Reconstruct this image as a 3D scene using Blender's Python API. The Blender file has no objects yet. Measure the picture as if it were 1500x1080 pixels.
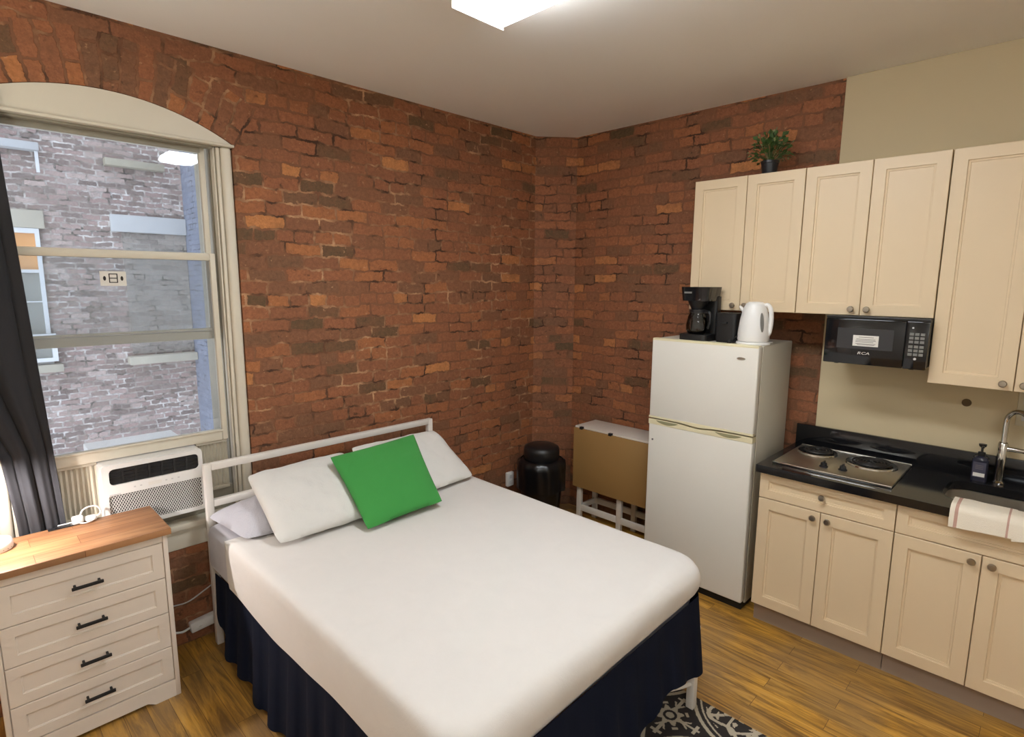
import bpy, bmesh, math, random
from mathutils import Vector, Matrix, noise as mnoise
C = bpy.context.scene.collection
PI = math.pi
random.seed(7)

# ------------------------------------------------------------------ colours
def lin(c):
    c = c / 255.0
    return c / 12.92 if c <= 0.04045 else ((c + 0.055) / 1.055) ** 2.4
def rgb(r, g, b): return (lin(r), lin(g), lin(b), 1.0)

# ------------------------------------------------------------------ node helper
class NT:
    def __init__(s, name):
        s.m = bpy.data.materials.new(name); s.m.use_nodes = True
        s.t = s.m.node_tree; s.t.nodes.clear()
        s.out = s.t.nodes.new('ShaderNodeOutputMaterial')
    def n(s, typ, **kw):
        o = s.t.nodes.new(typ)
        for k, v in kw.items(): setattr(o, k, v)
        return o
    def l(s, a, b): s.t.links.new(a, b)
    def val(s, sock, v):
        if isinstance(v, bpy.types.NodeSocket): s.l(v, sock)
        else: sock.default_value = v
    def math(s, op, a, b=0.0, c=0.0, clamp=False):
        o = s.n('ShaderNodeMath', operation=op, use_clamp=clamp)
        s.val(o.inputs[0], a); s.val(o.inputs[1], b); s.val(o.inputs[2], c)
        return o.outputs[0]
    def vmath(s, op, a, b=(0, 0, 0)):
        o = s.n('ShaderNodeVectorMath', operation=op)
        s.val(o.inputs[0], a)
        if op == 'SCALE': s.val(o.inputs['Scale'], b)
        else: s.val(o.inputs[1], b)
        return o.outputs[0]
    def mix(s, f, a, b, blend='MIX'):
        o = s.n('ShaderNodeMix', data_type='RGBA', blend_type=blend)
        s.val(o.inputs[0], f); s.val(o.inputs[6], a); s.val(o.inputs[7], b)
        return o.outputs[2]
    def noise(s, vec, scale, detail=3.0, rough=0.55, dist=0.0):
        o = s.n('ShaderNodeTexNoise'); s.val(o.inputs['Vector'], vec)
        o.inputs['Scale'].default_value = scale; o.inputs['Detail'].default_value = detail
        o.inputs['Roughness'].default_value = rough; o.inputs['Distortion'].default_value = dist
        return o
    def ramp(s, f, stops, interp='LINEAR'):
        o = s.n('ShaderNodeValToRGB'); o.color_ramp.interpolation = interp
        e = o.color_ramp.elements
        while len(e) < len(stops): e.new(0.5)
        for i, (p, c) in enumerate(stops):
            e[i].position = p; e[i].color = c if len(c) == 4 else (*c, 1)
        s.val(o.inputs[0], f); return o.outputs[0]
    def pos(s): return s.n('ShaderNodeTexCoord').outputs['Object']
    def bump(s, h, strength, dist=0.01):
        o = s.n('ShaderNodeBump'); o.inputs['Strength'].default_value = strength
        o.inputs['Distance'].default_value = dist; s.l(h, o.inputs['Height'])
        return o.outputs[0]
    def bsdf(s, color, rough=0.5, metal=0.0, spec=0.5, normal=None, coat=0.0, sheen=0.0):
        o = s.n('ShaderNodeBsdfPrincipled')
        s.val(o.inputs['Base Color'], color); s.val(o.inputs['Roughness'], rough)
        s.val(o.inputs['Metallic'], metal); o.inputs['Specular IOR Level'].default_value = spec
        o.inputs['Coat Weight'].default_value = coat; o.inputs['Sheen Weight'].default_value = sheen
        if normal is not None: s.l(normal, o.inputs['Normal'])
        s.l(o.outputs[0], s.out.inputs[0]); return o

def plain(name, color, rough=0.5, metal=0.0, spec=0.5, var=0.04, vscale=6.0, bump=0.0, bscale=200.0, coat=0.0, sheen=0.0):
    t = NT(name); p = t.pos()
    nz = t.noise(p, vscale, 3)
    f = t.math('MULTIPLY_ADD', nz.outputs[0], 2 * var, 1 - var)
    col = t.mix(1.0, color, (1, 1, 1, 1), 'MULTIPLY')
    cm = t.n('ShaderNodeCombineColor'); [t.l(f, cm.inputs[i]) for i in range(3)]
    col = t.mix(1.0, color, cm.outputs[0], 'MULTIPLY')
    nrm = None
    if bump:
        nrm = t.bump(t.noise(p, bscale, 2).outputs[0], bump, 0.002)
    t.bsdf(col, rough, metal, spec, nrm, coat, sheen)
    return t.m

def fabric(name, color, scale=500.0, wr=0.15, rough=0.9, sheen=0.1):
    t = NT(name); p = t.pos()
    w = t.noise(p, scale, 2).outputs[0]; big = t.noise(p, 9.0, 4, 0.6, 0.6).outputs[0]
    f = t.math('MULTIPLY_ADD', big, 0.08, 0.96)
    cm = t.n('ShaderNodeCombineColor'); [t.l(f, cm.inputs[i]) for i in range(3)]
    col = t.mix(1.0, color, cm.outputs[0], 'MULTIPLY')
    h = t.math('MULTIPLY_ADD', big, 6.0, w)
    t.bsdf(col, rough, 0, 0.2, t.bump(h, wr, 0.004), sheen=sheen)
    return t.m

def brick_mat(name, uv, ramp, mortar_dark, mortar_pale, pale=(0.55, 0.68), row=0.069, width=0.205, mort=0.007, arch=None, bumpd=0.012, gloom=0.6, rough=0.75, bstr=.55):
    t = NT(name); p = t.pos()
    sp = t.n('ShaderNodeSeparateXYZ'); t.l(p, sp.inputs[0])
    x, y, z = sp.outputs
    u, v = uv(t, x, y, z)
    def comb(a, b):
        o = t.n('ShaderNodeCombineXYZ'); t.val(o.inputs[0], a); t.val(o.inputs[1], b); return o.outputs[0]
    vec = comb(u, v)
    if arch:
        cx, cz, R, band, half = arch
        dx = t.math('SUBTRACT', u, cx); dz = t.math('SUBTRACT', v, cz)
        r = t.math('SQRT', t.math('ADD', t.math('MULTIPLY', dx, dx), t.math('MULTIPLY', dz, dz)))
        a = t.math('ARCTAN2', dx, dz)
        inr = t.math('LESS_THAN', r, R + band)
        ina = t.math('LESS_THAN', t.math('ABSOLUTE', a), half)
        up = t.math('GREATER_THAN', dz, 0.0)
        m = t.math('MULTIPLY', t.math('MULTIPLY', inr, ina), up)
        # radial bricks stand on end: long side along the radius
        pol = comb(t.math('MULTIPLY_ADD', r, 1.0, -R + 0.02), t.math('MULTIPLY', a, R + band * 0.5))
        vm = t.n('ShaderNodeMix', data_type='VECTOR'); t.l(m, vm.inputs[0]); t.l(vec, vm.inputs[4]); t.l(pol, vm.inputs[5])
        vec = vm.outputs[1]
    d1 = t.vmath('SCALE', t.vmath('SUBTRACT', t.noise(p, 3.2, 2).outputs['Color'], (.5, .5, .5)), 0.05)
    d2 = t.vmath('SCALE', t.vmath('SUBTRACT', t.noise(p, 19.0, 4, .65).outputs['Color'], (.5, .5, .5)), 0.042)
    vec = t.vmath('ADD', t.vmath('ADD', vec, d1), d2)
    b = t.n('ShaderNodeTexBrick'); b.offset = 0.5; b.offset_frequency = 2; b.squash = 0.55; b.squash_frequency = 5
    t.l(vec, b.inputs['Vector'])
    b.inputs['Color1'].default_value = (0, 0, 0, 1); b.inputs['Color2'].default_value = (1, 1, 1, 1)
    b.inputs['Mortar'].default_value = (.5, .5, .5, 1)
    b.inputs['Scale'].default_value = 1.0; b.inputs['Mortar Size'].default_value = mort
    b.inputs['Mortar Smooth'].default_value = 0.35; b.inputs['Bias'].default_value = 0.0
    b.inputs['Brick Width'].default_value = width; b.inputs['Row Height'].default_value = row
    rnd = t.ramp(b.outputs['Color'], ramp)
    f1 = t.noise(p, 46.0, 4, 0.65).outputs[0]; f2 = t.noise(p, 1.3, 3).outputs[0]; f3 = t.noise(p, 9.0, 4, 0.6).outputs[0]
    f4 = t.noise(p, 120.0, 3, 0.6).outputs[0]
    k = t.math('ADD', t.math('MULTIPLY_ADD', f1, 1.1, 0.15), t.math('MULTIPLY', f4, 0.6))
    cm = t.n('ShaderNodeCombineColor'); [t.l(k, cm.inputs[i]) for i in range(3)]
    col = t.mix(1.0, rnd, cm.outputs[0], 'MULTIPLY')
    dust = t.math('MULTIPLY', t.ramp(f3, [(0.46, (0, 0, 0, 1)), (0.72, (1, 1, 1, 1))]), gloom)
    col = t.mix(dust, col, mortar_dark)
    pits = t.ramp(t.noise(p, 26.0, 3, 0.6).outputs[0], [(.60, (0, 0, 0, 1)), (.70, (1, 1, 1, 1))])
    pits = t.math('MULTIPLY', pits, t.ramp(t.noise(p, 4.0, 2).outputs[0], [(.45, (0, 0, 0, 1)), (.6, (1, 1, 1, 1))]))
    col = t.mix(t.math('MULTIPLY', pits, .75), col, (mortar_dark[0] * .3, mortar_dark[1] * .32, mortar_dark[2] * .3, 1))
    chips = t.ramp(t.noise(t.vmath('ADD', p, (7.3, 2.1, 5.5)), 34.0, 3, 0.6).outputs[0], [(.66, (0, 0, 0, 1)), (.74, (1, 1, 1, 1))])
    col = t.mix(t.math('MULTIPLY', chips, .5), col, mortar_pale)
    patch = t.ramp(t.noise(p, 2.1, 4, 0.7).outputs[0], [(pale[0], (0, 0, 0, 1)), (pale[1], (1, 1, 1, 1))])
    patch2 = t.math('MULTIPLY', patch, t.ramp(t.noise(p, 11.0, 2).outputs[0], [(.4, (0, 0, 0, 1)), (.6, (1, 1, 1, 1))]))
    gaps = t.ramp(t.noise(p, 5.5, 3).outputs[0], [(.36, (1, 1, 1, 1)), (.5, (0, 0, 0, 1))])
    mcol = t.mix(gaps, mortar_dark, (mortar_dark[0] * .3, mortar_dark[1] * .3, mortar_dark[2] * .3, 1))
    mcol = t.mix(patch2, mcol, mortar_pale)
    col = t.mix(b.outputs['Fac'], col, mcol)
    inv = t.math('SUBTRACT', 1.0, b.outputs['Fac'])
    depth = t.math('MULTIPLY', inv, t.math('MULTIPLY_ADD', gaps, 0.7, 0.45))
    h = t.math('ADD', depth, t.math('MULTIPLY', f1, 0.35))
    h = t.math('ADD', h, t.math('MULTIPLY', f3, 0.5))
    t.bsdf(col, rough, 0, 0.35, t.bump(h, bstr, bumpd))
    return t.m

def wood_planks(name):
    t = NT(name); p = t.pos()
    sp = t.n('ShaderNodeSeparateXYZ'); t.l(p, sp.inputs[0]); x, y, z = sp.outputs
    def comb(a, b, c=0.0):
        o = t.n('ShaderNodeCombineXYZ'); t.val(o.inputs[0], a); t.val(o.inputs[1], b); t.val(o.inputs[2], c); return o.outputs[0]
    b = t.n('ShaderNodeTexBrick'); b.offset = 0.37; b.offset_frequency = 2; b.squash = 1.0
    t.l(comb(y, x), b.inputs['Vector'])
    b.inputs['Color1'].default_value = (0, 0, 0, 1); b.inputs['Color2'].default_value = (1, 1, 1, 1)
    b.inputs['Mortar'].default_value = (.1, .1, .1, 1); b.inputs['Scale'].default_value = 1.0
    b.inputs['Mortar Size'].default_value = 0.0009; b.inputs['Mortar Smooth'].default_value = 0.2
    b.inputs['Brick Width'].default_value = 0.75; b.inputs['Row Height'].default_value = 0.083
    base = t.ramp(b.outputs['Color'], [(0, rgb(184, 136, 56)), (.35, rgb(200, 148, 58)), (.7, rgb(214, 158, 60)), (1, rgb(190, 144, 68))])
    off = t.math('MULTIPLY', b.outputs['Color'], 7.0)
    gv = comb(t.math('MULTIPLY', x, 15.0), t.math('MULTIPLY', y, 1.5), off)
    g = t.noise(gv, 1.0, 7, 0.68, 1.6).outputs[0]
    gv2 = comb(t.math('MULTIPLY', x, 95.0), t.math('MULTIPLY', y, 5.0), off)
    g2 = t.noise(gv2, 1.0, 4, 0.6, 0.3).outputs[0]
    dark = t.ramp(g, [(.42, (0, 0, 0, 1)), (.62, (1, 1, 1, 1))])
    col = t.mix(t.math('MULTIPLY', dark, .85), base, rgb(104, 70, 32))
    light = t.ramp(g, [(.30, (1, 1, 1, 1)), (.42, (0, 0, 0, 1))])
    col = t.mix(t.math('MULTIPLY', light, .45), col, rgb(214, 174, 108))
    col = t.mix(t.math('MULTIPLY', t.ramp(g2, [(.45, (0, 0, 0, 1)), (.7, (1, 1, 1, 1))]), .4), col, rgb(84, 56, 28))
    worn = t.ramp(t.noise(p, 1.4, 3).outputs[0], [(.42, (0, 0, 0, 1)), (.62, (1, 1, 1, 1))])
    col = t.mix(t.math('MULTIPLY', worn, .6), col, rgb(138, 112, 80))
    col = t.mix(b.outputs['Fac'], col, rgb(74, 46, 20))
    h = t.math('SUBTRACT', t.math('MULTIPLY', g2, .4), b.outputs['Fac'])
    t.bsdf(col, t.math('MULTIPLY_ADD', g, .3, .26), 0, .5, t.bump(h, .25, .002))
    return t.m

def plank_top(name):
    t = NT(name); p = t.pos()
    sp = t.n('ShaderNodeSeparateXYZ'); t.l(p, sp.inputs[0]); x, y, z = sp.outputs
    def comb(a, b, c=0.0):
        o = t.n('ShaderNodeCombineXYZ'); t.val(o.inputs[0], a); t.val(o.inputs[1], b); t.val(o.inputs[2], c); return o.outputs[0]
    b = t.n('ShaderNodeTexBrick'); b.offset = .3
    t.l(comb(x, t.math('ADD', y, .02)), b.inputs['Vector'])
    b.inputs['Color1'].default_value = (0, 0, 0, 1); b.inputs['Color2'].default_value = (1, 1, 1, 1)
    b.inputs['Scale'].default_value = 1.0; b.inputs['Mortar Size'].default_value = .0008
    b.inputs['Brick Width'].default_value = 0.5; b.inputs['Row Height'].default_value = 0.095
    base = t.ramp(b.outputs['Color'], [(0, rgb(140, 100, 68)), (.5, rgb(168, 122, 82)), (1, rgb(152, 114, 80))])
    g = t.noise(comb(t.math('MULTIPLY', x, 3.0), t.math('MULTIPLY', y, 48.0), t.math('MULTIPLY', b.outputs['Color'], 5.0)), 1.0, 5, .6, .5).outputs[0]
    col = t.mix(t.math('MULTIPLY', t.ramp(g, [(.4, (0, 0, 0, 1)), (.7, (1, 1, 1, 1))]), .7), base, rgb(108, 68, 44))
    col = t.mix(b.outputs['Fac'], col, rgb(90, 52, 30))
    t.bsdf(col, .5, 0, .3)
    return t.m

def glass(name, tint=(1, 1, 1, 1), ior=1.45, haze=0.0):
    t = NT(name)
    tr = t.n('ShaderNodeBsdfTransparent'); tr.inputs[0].default_value = tint
    gl = t.n('ShaderNodeBsdfGlossy'); gl.inputs['Roughness'].default_value = 0.01
    fr = t.n('ShaderNodeFresnel'); fr.inputs[0].default_value = ior
    mx = t.n('ShaderNodeMixShader')
    t.l(t.math('MULTIPLY', fr.outputs[0], 1.6, clamp=True), mx.inputs[0]); t.l(tr.outputs[0], mx.inputs[1]); t.l(gl.outputs[0], mx.inputs[2])
    last = mx.outputs[0]
    if haze:
        df = t.n('ShaderNodeBsdfDiffuse'); df.inputs[0].default_value = (.8, .82, .85, 1)
        m2 = t.n('ShaderNodeMixShader')
        nz = t.noise(t.pos(), 3.0, 3).outputs[0]
        t.l(t.math('MULTIPLY', nz, haze), m2.inputs[0]); t.l(last, m2.inputs[1]); t.l(df.outputs[0], m2.inputs[2]); last = m2.outputs[0]
    t.l(last, t.out.inputs[0]); return t.m

def emit(name, color, strength):
    t = NT(name); e = t.n('ShaderNodeEmission'); e.inputs[0].default_value = color; e.inputs[1].default_value = strength
    t.l(e.outputs[0], t.out.inputs[0]); return t.m

# ------------------------------------------------------------------ mesh helpers
def BM(): return bmesh.new()
def box(bm, x0, x1, y0, y1, z0, z1, bev=0.0, seg=2, mi=0):
    x0, x1 = sorted((x0, x1)); y0, y1 = sorted((y0, y1)); z0, z1 = sorted((z0, z1))
    vs = [bm.verts.new(p) for p in ((x0, y0, z0), (x1, y0, z0), (x1, y1, z0), (x0, y1, z0), (x0, y0, z1), (x1, y0, z1), (x1, y1, z1), (x0, y1, z1))]
    fs = [bm.faces.new([vs[i] for i in q]) for q in ((3, 2, 1, 0), (4, 5, 6, 7), (0, 1, 5, 4), (1, 2, 6, 5), (2, 3, 7, 6), (3, 0, 4, 7))]
    for f in fs: f.material_index = mi
    if bev > 0:
        es = list({e for f in fs for e in f.edges})
        r = bmesh.ops.bevel(bm, geom=es, offset=bev, segments=seg, affect='EDGES', profile=0.5)
        for f in r['faces']: f.material_index = mi
    return bm
def ring(bm, c, a, b, ra, rb, n):
    return [bm.verts.new(c + a * (ra * math.cos(2 * PI * i / n)) + b * (rb * math.sin(2 * PI * i / n))) for i in range(n)]
def skin(bm, r0, r1, closed=True):
    n = len(r0); m = n if closed else n - 1
    for i in range(m):
        j = (i + 1) % n
        try: bm.faces.new((r0[i], r0[j], r1[j], r1[i]))
        except ValueError: pass
def lathe(bm, prof, c=(0, 0, 0), n=32, axis='z', sx=1.0, sy=1.0):
    c = Vector(c)
    A = {'z': (Vector((1, 0, 0)), Vector((0, 1, 0)), Vector((0, 0, 1))), 'x': (Vector((0, 1, 0)), Vector((0, 0, 1)), Vector((1, 0, 0))), 'y': (Vector((0, 0, 1)), Vector((1, 0, 0)), Vector((0, 1, 0)))}[axis]
    prev = None
    for i, (r, h) in enumerate(prof):
        cc = c + A[2] * h
        if r <= 1e-6: cur = [bm.verts.new(cc)]
        else: cur = ring(bm, cc, A[0], A[1], r * sx, r * sy, n)
        if prev is not None:
            if len(prev) == 1 and len(cur) == 1: pass
            elif len(prev) == 1:
                for k in range(n): bm.faces.new((prev[0], cur[k], cur[(k + 1) % n]))
            elif len(cur) == 1:
                for k in range(n): bm.faces.new((prev[k], prev[(k + 1) % n], cur[0]))
            else: skin(bm, prev, cur)
        prev = cur
    return bm
def tube(bm, pts, r, n=10, caps=True, closed=False):
    pts = [Vector(p) for p in pts]; N = len(pts)
    rs = r if isinstance(r, (list, tuple)) else [r] * N
    t0 = (pts[1] - pts[0]).normalized()
    a = t0.orthogonal().normalized(); first = prev = None
    for i, p in enumerate(pts):
        if closed: t = (pts[(i + 1) % N] - pts[i - 1]).normalized()
        elif i == 0: t = t0
        elif i == N - 1: t = (pts[-1] - pts[-2]).normalized()
        else: t = ((pts[i + 1] - p).normalized() + (p - pts[i - 1]).normalized()).normalized()
        a = (a - t * a.dot(t)).normalized(); b = t.cross(a)
        cur = ring(bm, p, a, b, rs[i], rs[i], n)
        if prev: skin(bm, prev, cur)
        else: first = cur
        prev = cur
    if closed: skin(bm, prev, first)
    elif caps:
        bm.faces.new(first[::-1]); bm.faces.new(prev)
    return bm
def smooth_path(pts, k=6):
    P = [Vector(p) for p in pts]; out = []
    for i in range(len(P) - 1):
        p0 = P[max(i - 1, 0)]; p1 = P[i]; p2 = P[i + 1]; p3 = P[min(i + 2, len(P) - 1)]
        for j in range(k):
            t = j / k
            out.append(0.5 * ((2 * p1) + (p2 - p0) * t + (2 * p0 - 5 * p1 + 4 * p2 - p3) * t * t + (3 * p1 - p0 - 3 * p2 + p3) * t ** 3))
    out.append(P[-1]); return out
def prism(bm, outline, fn, d0, d1, holes=()):
    """outline: list of (u,v); fn(u,v,d)->xyz; extruded between d0 and d1, with optional holes"""
    loops = [outline] + list(holes)
    layers = []
    for d in (d0, d1):
        es = []; lv = []
        for lp in loops:
            vs = [bm.verts.new(fn(u, v, d)) for u, v in lp]; lv.append(vs)
            if holes:
                for i in range(len(vs)): es.append(bm.edges.new((vs[i], vs[(i + 1) % len(vs)])))
        if holes:
            bmesh.ops.triangle_fill(bm, use_beauty=True, use_dissolve=False, edges=es)
        else: bm.faces.new(lv[0])
        layers.append(lv)
    for a, b in zip(*layers): skin(bm, a, b)
    return bm
def rrect(u0, u1, v0, v1, r, n=6):
    out = []
    for cx, cy, a0 in ((u1 - r, v1 - r, 0), (u0 + r, v1 - r, 90), (u0 + r, v0 + r, 180), (u1 - r, v0 + r, 270)):
        for i in range(n + 1):
            a = math.radians(a0 + 90 * i / n); out.append((cx + r * math.cos(a), cy + r * math.sin(a)))
    return out

def origin_of(o):
    v = Vector((0, 0, 0))
    while o is not None: v = v + o.location; o = o.parent
    return v
def obj(name, bm, mat, parent=None, smooth=35, loc=None, local=False, recalc=True):
    """bm in world coordinates unless local; the object hangs under parent without offset"""
    if recalc: bmesh.ops.recalc_face_normals(bm, faces=bm.faces)
    off = Vector((0, 0, 0))
    if parent is not None and not local: off = origin_of(parent)
    if loc is not None: off = Vector(loc)
    if off.length > 0 and not local: bmesh.ops.translate(bm, verts=bm.verts, vec=-off)
    me = bpy.data.meshes.new(name); bm.to_mesh(me); bm.free()
    for m in (mat if isinstance(mat, (list, tuple)) else [mat]): me.materials.append(m)
    o = bpy.data.objects.new(name, me); C.objects.link(o)
    if parent is not None: o.parent = parent
    elif loc is not None: o.location = loc
    if smooth:
        for p in me.polygons: p.use_smooth = True
        me.set_sharp_from_angle(angle=math.radians(smooth))
    return o
def tag(o, label, cat, group=None):
    o['label'] = label; o['category'] = cat
    if group: o['group'] = group
    return o
def thing(name, label, cat, loc, group=None):
    o = bpy.data.objects.new(name, None); C.objects.link(o); o.location = loc; o.empty_display_size = 0.1
    return tag(o, label, cat, group)
def struct(name, bm, mat, parent=None, smooth=35):
    o = obj(name, bm, mat, parent, smooth); o['kind'] = 'structure'; return o
def text_bm(s, size, depth, fn):
    cu = bpy.data.curves.new('lettering', 'FONT'); cu.body = s; cu.size = size; cu.extrude = depth; cu.align_x = 'CENTER'; cu.align_y = 'CENTER'
    ob = bpy.data.objects.new('lettering', cu); C.objects.link(ob)
    dg = bpy.context.evaluated_depsgraph_get(); me = bpy.data.meshes.new_from_object(ob.evaluated_get(dg))
    bm = BM(); bm.from_mesh(me)
    bpy.data.objects.remove(ob); bpy.data.curves.remove(cu); bpy.data.meshes.remove(me)
    for v in bm.verts: v.co = Vector(fn(v.co.x, v.co.y, v.co.z))
    return bm

# ------------------------------------------------------------------ materials
inner_ramp = [(0.0, rgb(94, 74, 50)), (.10, rgb(122, 86, 62)), (.4, rgb(140, 90, 62)), (.7, rgb(150, 95, 64)), (.90, rgb(160, 101, 64)), (.97, rgb(178, 116, 70)), (1.0, rgb(188, 126, 76))]
MD = rgb(128, 86, 60); MP = rgb(198, 152, 112)
M = {}
M['brick_back'] = brick_mat('brick_back', lambda t, x, y, z: (x, z), inner_ramp, MD, MP, pale=(.47, .62), arch=(-3.02, 1.659, 1.023, .23, .55))
M['brick_right'] = brick_mat('brick_right', lambda t, x, y, z: (y, z), inner_ramp, MD, MP, pale=(.62, .75))
M['brick_corner'] = brick_mat('brick_corner', lambda t, x, y, z: (t.math('MULTIPLY', t.math('SUBTRACT', x, y), .72), z), inner_ramp, MD, MP, pale=(.66, .8))
out_ramp = [(0, rgb(104, 92, 90)), (.3, rgb(128, 112, 108)), (.7, rgb(150, 128, 124)), (1, rgb(172, 156, 150))]
M['brick_out'] = brick_mat('brick_out', lambda t, x, y, z: (x, z), out_ramp, rgb(138, 128, 122), rgb(205, 200, 196), pale=(.42, .6), mort=.012, gloom=.7, rough=.9)
M['brick_infill'] = brick_mat('brick_infill', lambda t, x, y, z: (x, z), [(0, rgb(120, 112, 108)), (1, rgb(150, 142, 136))], rgb(140, 136, 130), rgb(170, 166, 160), mort=.01, rough=.9)
M['brick_blue'] = brick_mat('brick_blue', lambda t, x, y, z: (y, z), [(0, rgb(106, 112, 128)), (1, rgb(122, 128, 144))], rgb(110, 116, 132), rgb(130, 136, 150), mort=.008, gloom=.3, rough=.9, bumpd=.008)
M['floor'] = wood_planks('floor_wood')
M['ceiling'] = plain('ceiling_paint', rgb(240, 236, 229), .9, var=.03, vscale=1.5, bump=.15, bscale=30)
M['plaster'] = plain('cream_plaster', rgb(198, 181, 147), .8, var=.03, vscale=2, bump=.12, bscale=40)
M['wall_white'] = plain('off_white_paint', rgb(236, 231, 220), .8, var=.03, vscale=2)
M['trim'] = plain('cream_trim_paint', rgb(214, 206, 188), .45, var=.03, vscale=8, bump=.1, bscale=60)
M['trim_worn'] = plain('worn_grey_trim', rgb(150, 144, 128), .6, var=.15, vscale=14)
M['glass'] = glass('window_glass', (.93, .95, .96, 1), haze=.10)
M['glass_clear'] = glass('clear_glass', (.7, .72, .72, 1))
M['cab'] = plain('cream_cabinet', rgb(220, 198, 164), .42, var=.02, vscale=5)
M['cab_in'] = plain('cabinet_side', rgb(206, 186, 150), .5)
M['toe'] = plain('grey_toe_kick', rgb(150, 132, 118), .6)
M['nickel'] = plain('brushed_nickel', rgb(176, 168, 156), .3, 1.0)
M['chrome'] = plain('chrome', rgb(205, 203, 198), .12, 1.0, var=.02)
M['steel'] = plain('stainless', rgb(196, 190, 178), .36, 1.0, var=.05, vscale=30)
M['granite'] = plain('black_granite', (.008, .008, .009, 1), .1, var=.5, vscale=300)
M['black'] = plain('black_plastic', (.010, .010, .011, 1), .35)
M['black_gloss'] = plain('black_gloss', (.008, .008, .009, 1), .08)
M['black_matte'] = plain('black_matte', (.006, .006, .007, 1), .6)
M['bag'] = plain('black_bin_plastic', (.004, .004, .005, 1), .3, bump=.3, bscale=25)
M['coil'] = plain('burner_coil', (.02, .018, .017, 1), .45, .3)
M['charcoal_glass'] = plain('dark_door_glass', rgb(58, 58, 60), .12)
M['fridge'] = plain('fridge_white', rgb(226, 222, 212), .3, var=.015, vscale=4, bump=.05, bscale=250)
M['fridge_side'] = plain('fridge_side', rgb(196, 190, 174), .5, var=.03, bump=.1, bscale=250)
M['fridge_yellow'] = plain('yellowed_trim', rgb(224, 214, 178), .4)
M['olive'] = plain('olive_recess', rgb(142, 138, 104), .5)
M['gasket'] = plain('gasket', rgb(110, 104, 92), .6)
M['white'] = plain('white_plastic', rgb(228, 226, 222), .35, var=.015)
M['white_metal'] = plain('white_powder_coat', rgb(226, 220, 212), .4, var=.02)
M['grey_light'] = plain('light_grey_plastic', rgb(196, 194, 192), .45)
M['grey_mid'] = plain('mid_grey_plastic', rgb(120, 118, 114), .45)
M['accordion'] = plain('accordion_grey', rgb(190, 182, 164), .6)
M['dresser'] = plain('dresser_white', rgb(220, 208, 194), .5, var=.04, vscale=12)
M['dresser_top'] = plank_top('rustic_wood_top')
M['tan'] = plain('tan_hardboard', rgb(158, 122, 72), .6, var=.05, vscale=4)
M['table_white'] = plain('table_white', rgb(214, 206, 194), .45)
M['sheet'] = fabric('grey_sheet', rgb(190, 187, 192), 420, .25)
M['coverlet'] = fabric('white_coverlet', rgb(213, 208, 202), 380, .12)
M['pillow_white'] = fabric('white_pillowcase', rgb(212, 209, 203), 420, .3)
M['pillow_grey'] = fabric('grey_pillowcase', rgb(186, 184, 190), 420, .5)
M['green'] = fabric('green_cotton', rgb(62, 139, 66), 700, .3)
M['navy'] = fabric('navy_skirt', rgb(9, 16, 34), 500, .1, .95, .0)
M['curtain'] = fabric('charcoal_curtain', rgb(48, 48, 51), 600, .1, .8, .1)
M['leaf'] = plain('leaf_green', rgb(58, 86, 36), .5, var=.3, vscale=40)
M['leaf_pale'] = plain('leaf_pale', rgb(128, 136, 88), .5, var=.2, vscale=40)
M['soil'] = plain('soil', (.01, .007, .005, 1), .9)
M['pot'] = plain('black_pot', rgb(28, 30, 34), .35)
M['rug_dark'] = plain('rug_black', rgb(40, 34, 32), .95, var=.2, vscale=60)
M['rug_light'] = plain('rug_cream', rgb(176, 164, 144), .95, var=.12, vscale=60)
M['orange'] = plain('orange_board', rgb(196, 140, 84), .8, var=.1, vscale=3)
M['stone'] = plain('pale_lintel', rgb(172, 173, 174), .9, var=.08, vscale=6, bump=.3, bscale=30)
M['stone_cream'] = plain('cream_lintel', rgb(166, 160, 146), .9, var=.15, vscale=6)
M['out_white'] = plain('outside_white_paint', rgb(200, 201, 203), .7)
M['out_glass'] = plain('outside_pane', rgb(128, 130, 126), .35)
M['soap'] = plain('soap_bottle', rgb(44, 44, 58), .25)
M['soap_label'] = plain('soap_label', rgb(70, 68, 84), .5)
M['label'] = plain('paper_label', rgb(226, 222, 214), .6)
M['ink'] = plain('dark_ink', rgb(40, 34, 32), .6)
M['ink_grey'] = plain('grey_ink', rgb(120, 112, 108), .6)
M['brown'] = plain('brown_plug', rgb(98, 76, 44), .6)
M['beige'] = plain('beige_plate', rgb(198, 188, 162), .5)
M['lamp_shade'] = plain('lamp_shade', rgb(236, 232, 224), .8)
def towel_mat():
    t = NT('striped_towel'); p = t.pos()
    sp = t.n('ShaderNodeSeparateXYZ'); t.l(p, sp.inputs[0])
    d = t.math('ABSOLUTE', t.math('SUBTRACT', sp.outputs[1], -2.826 + 2.905))
    e = t.math('ABSOLUTE', t.math('SUBTRACT', sp.outputs[1], -2.992 + 2.905))
    m = t.math('MAXIMUM', t.math('LESS_THAN', d, .006), t.math('LESS_THAN', e, .0035))
    col = t.mix(t.math('MULTIPLY', m, .75), rgb(234, 224, 206), rgb(176, 122, 108))
    w = t.noise(p, 260, 2).outputs[0]
    t.bsdf(col, .95, 0, .1, t.bump(w, .4, .003)); return t.m
M['towel'] = towel_mat()
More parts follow.
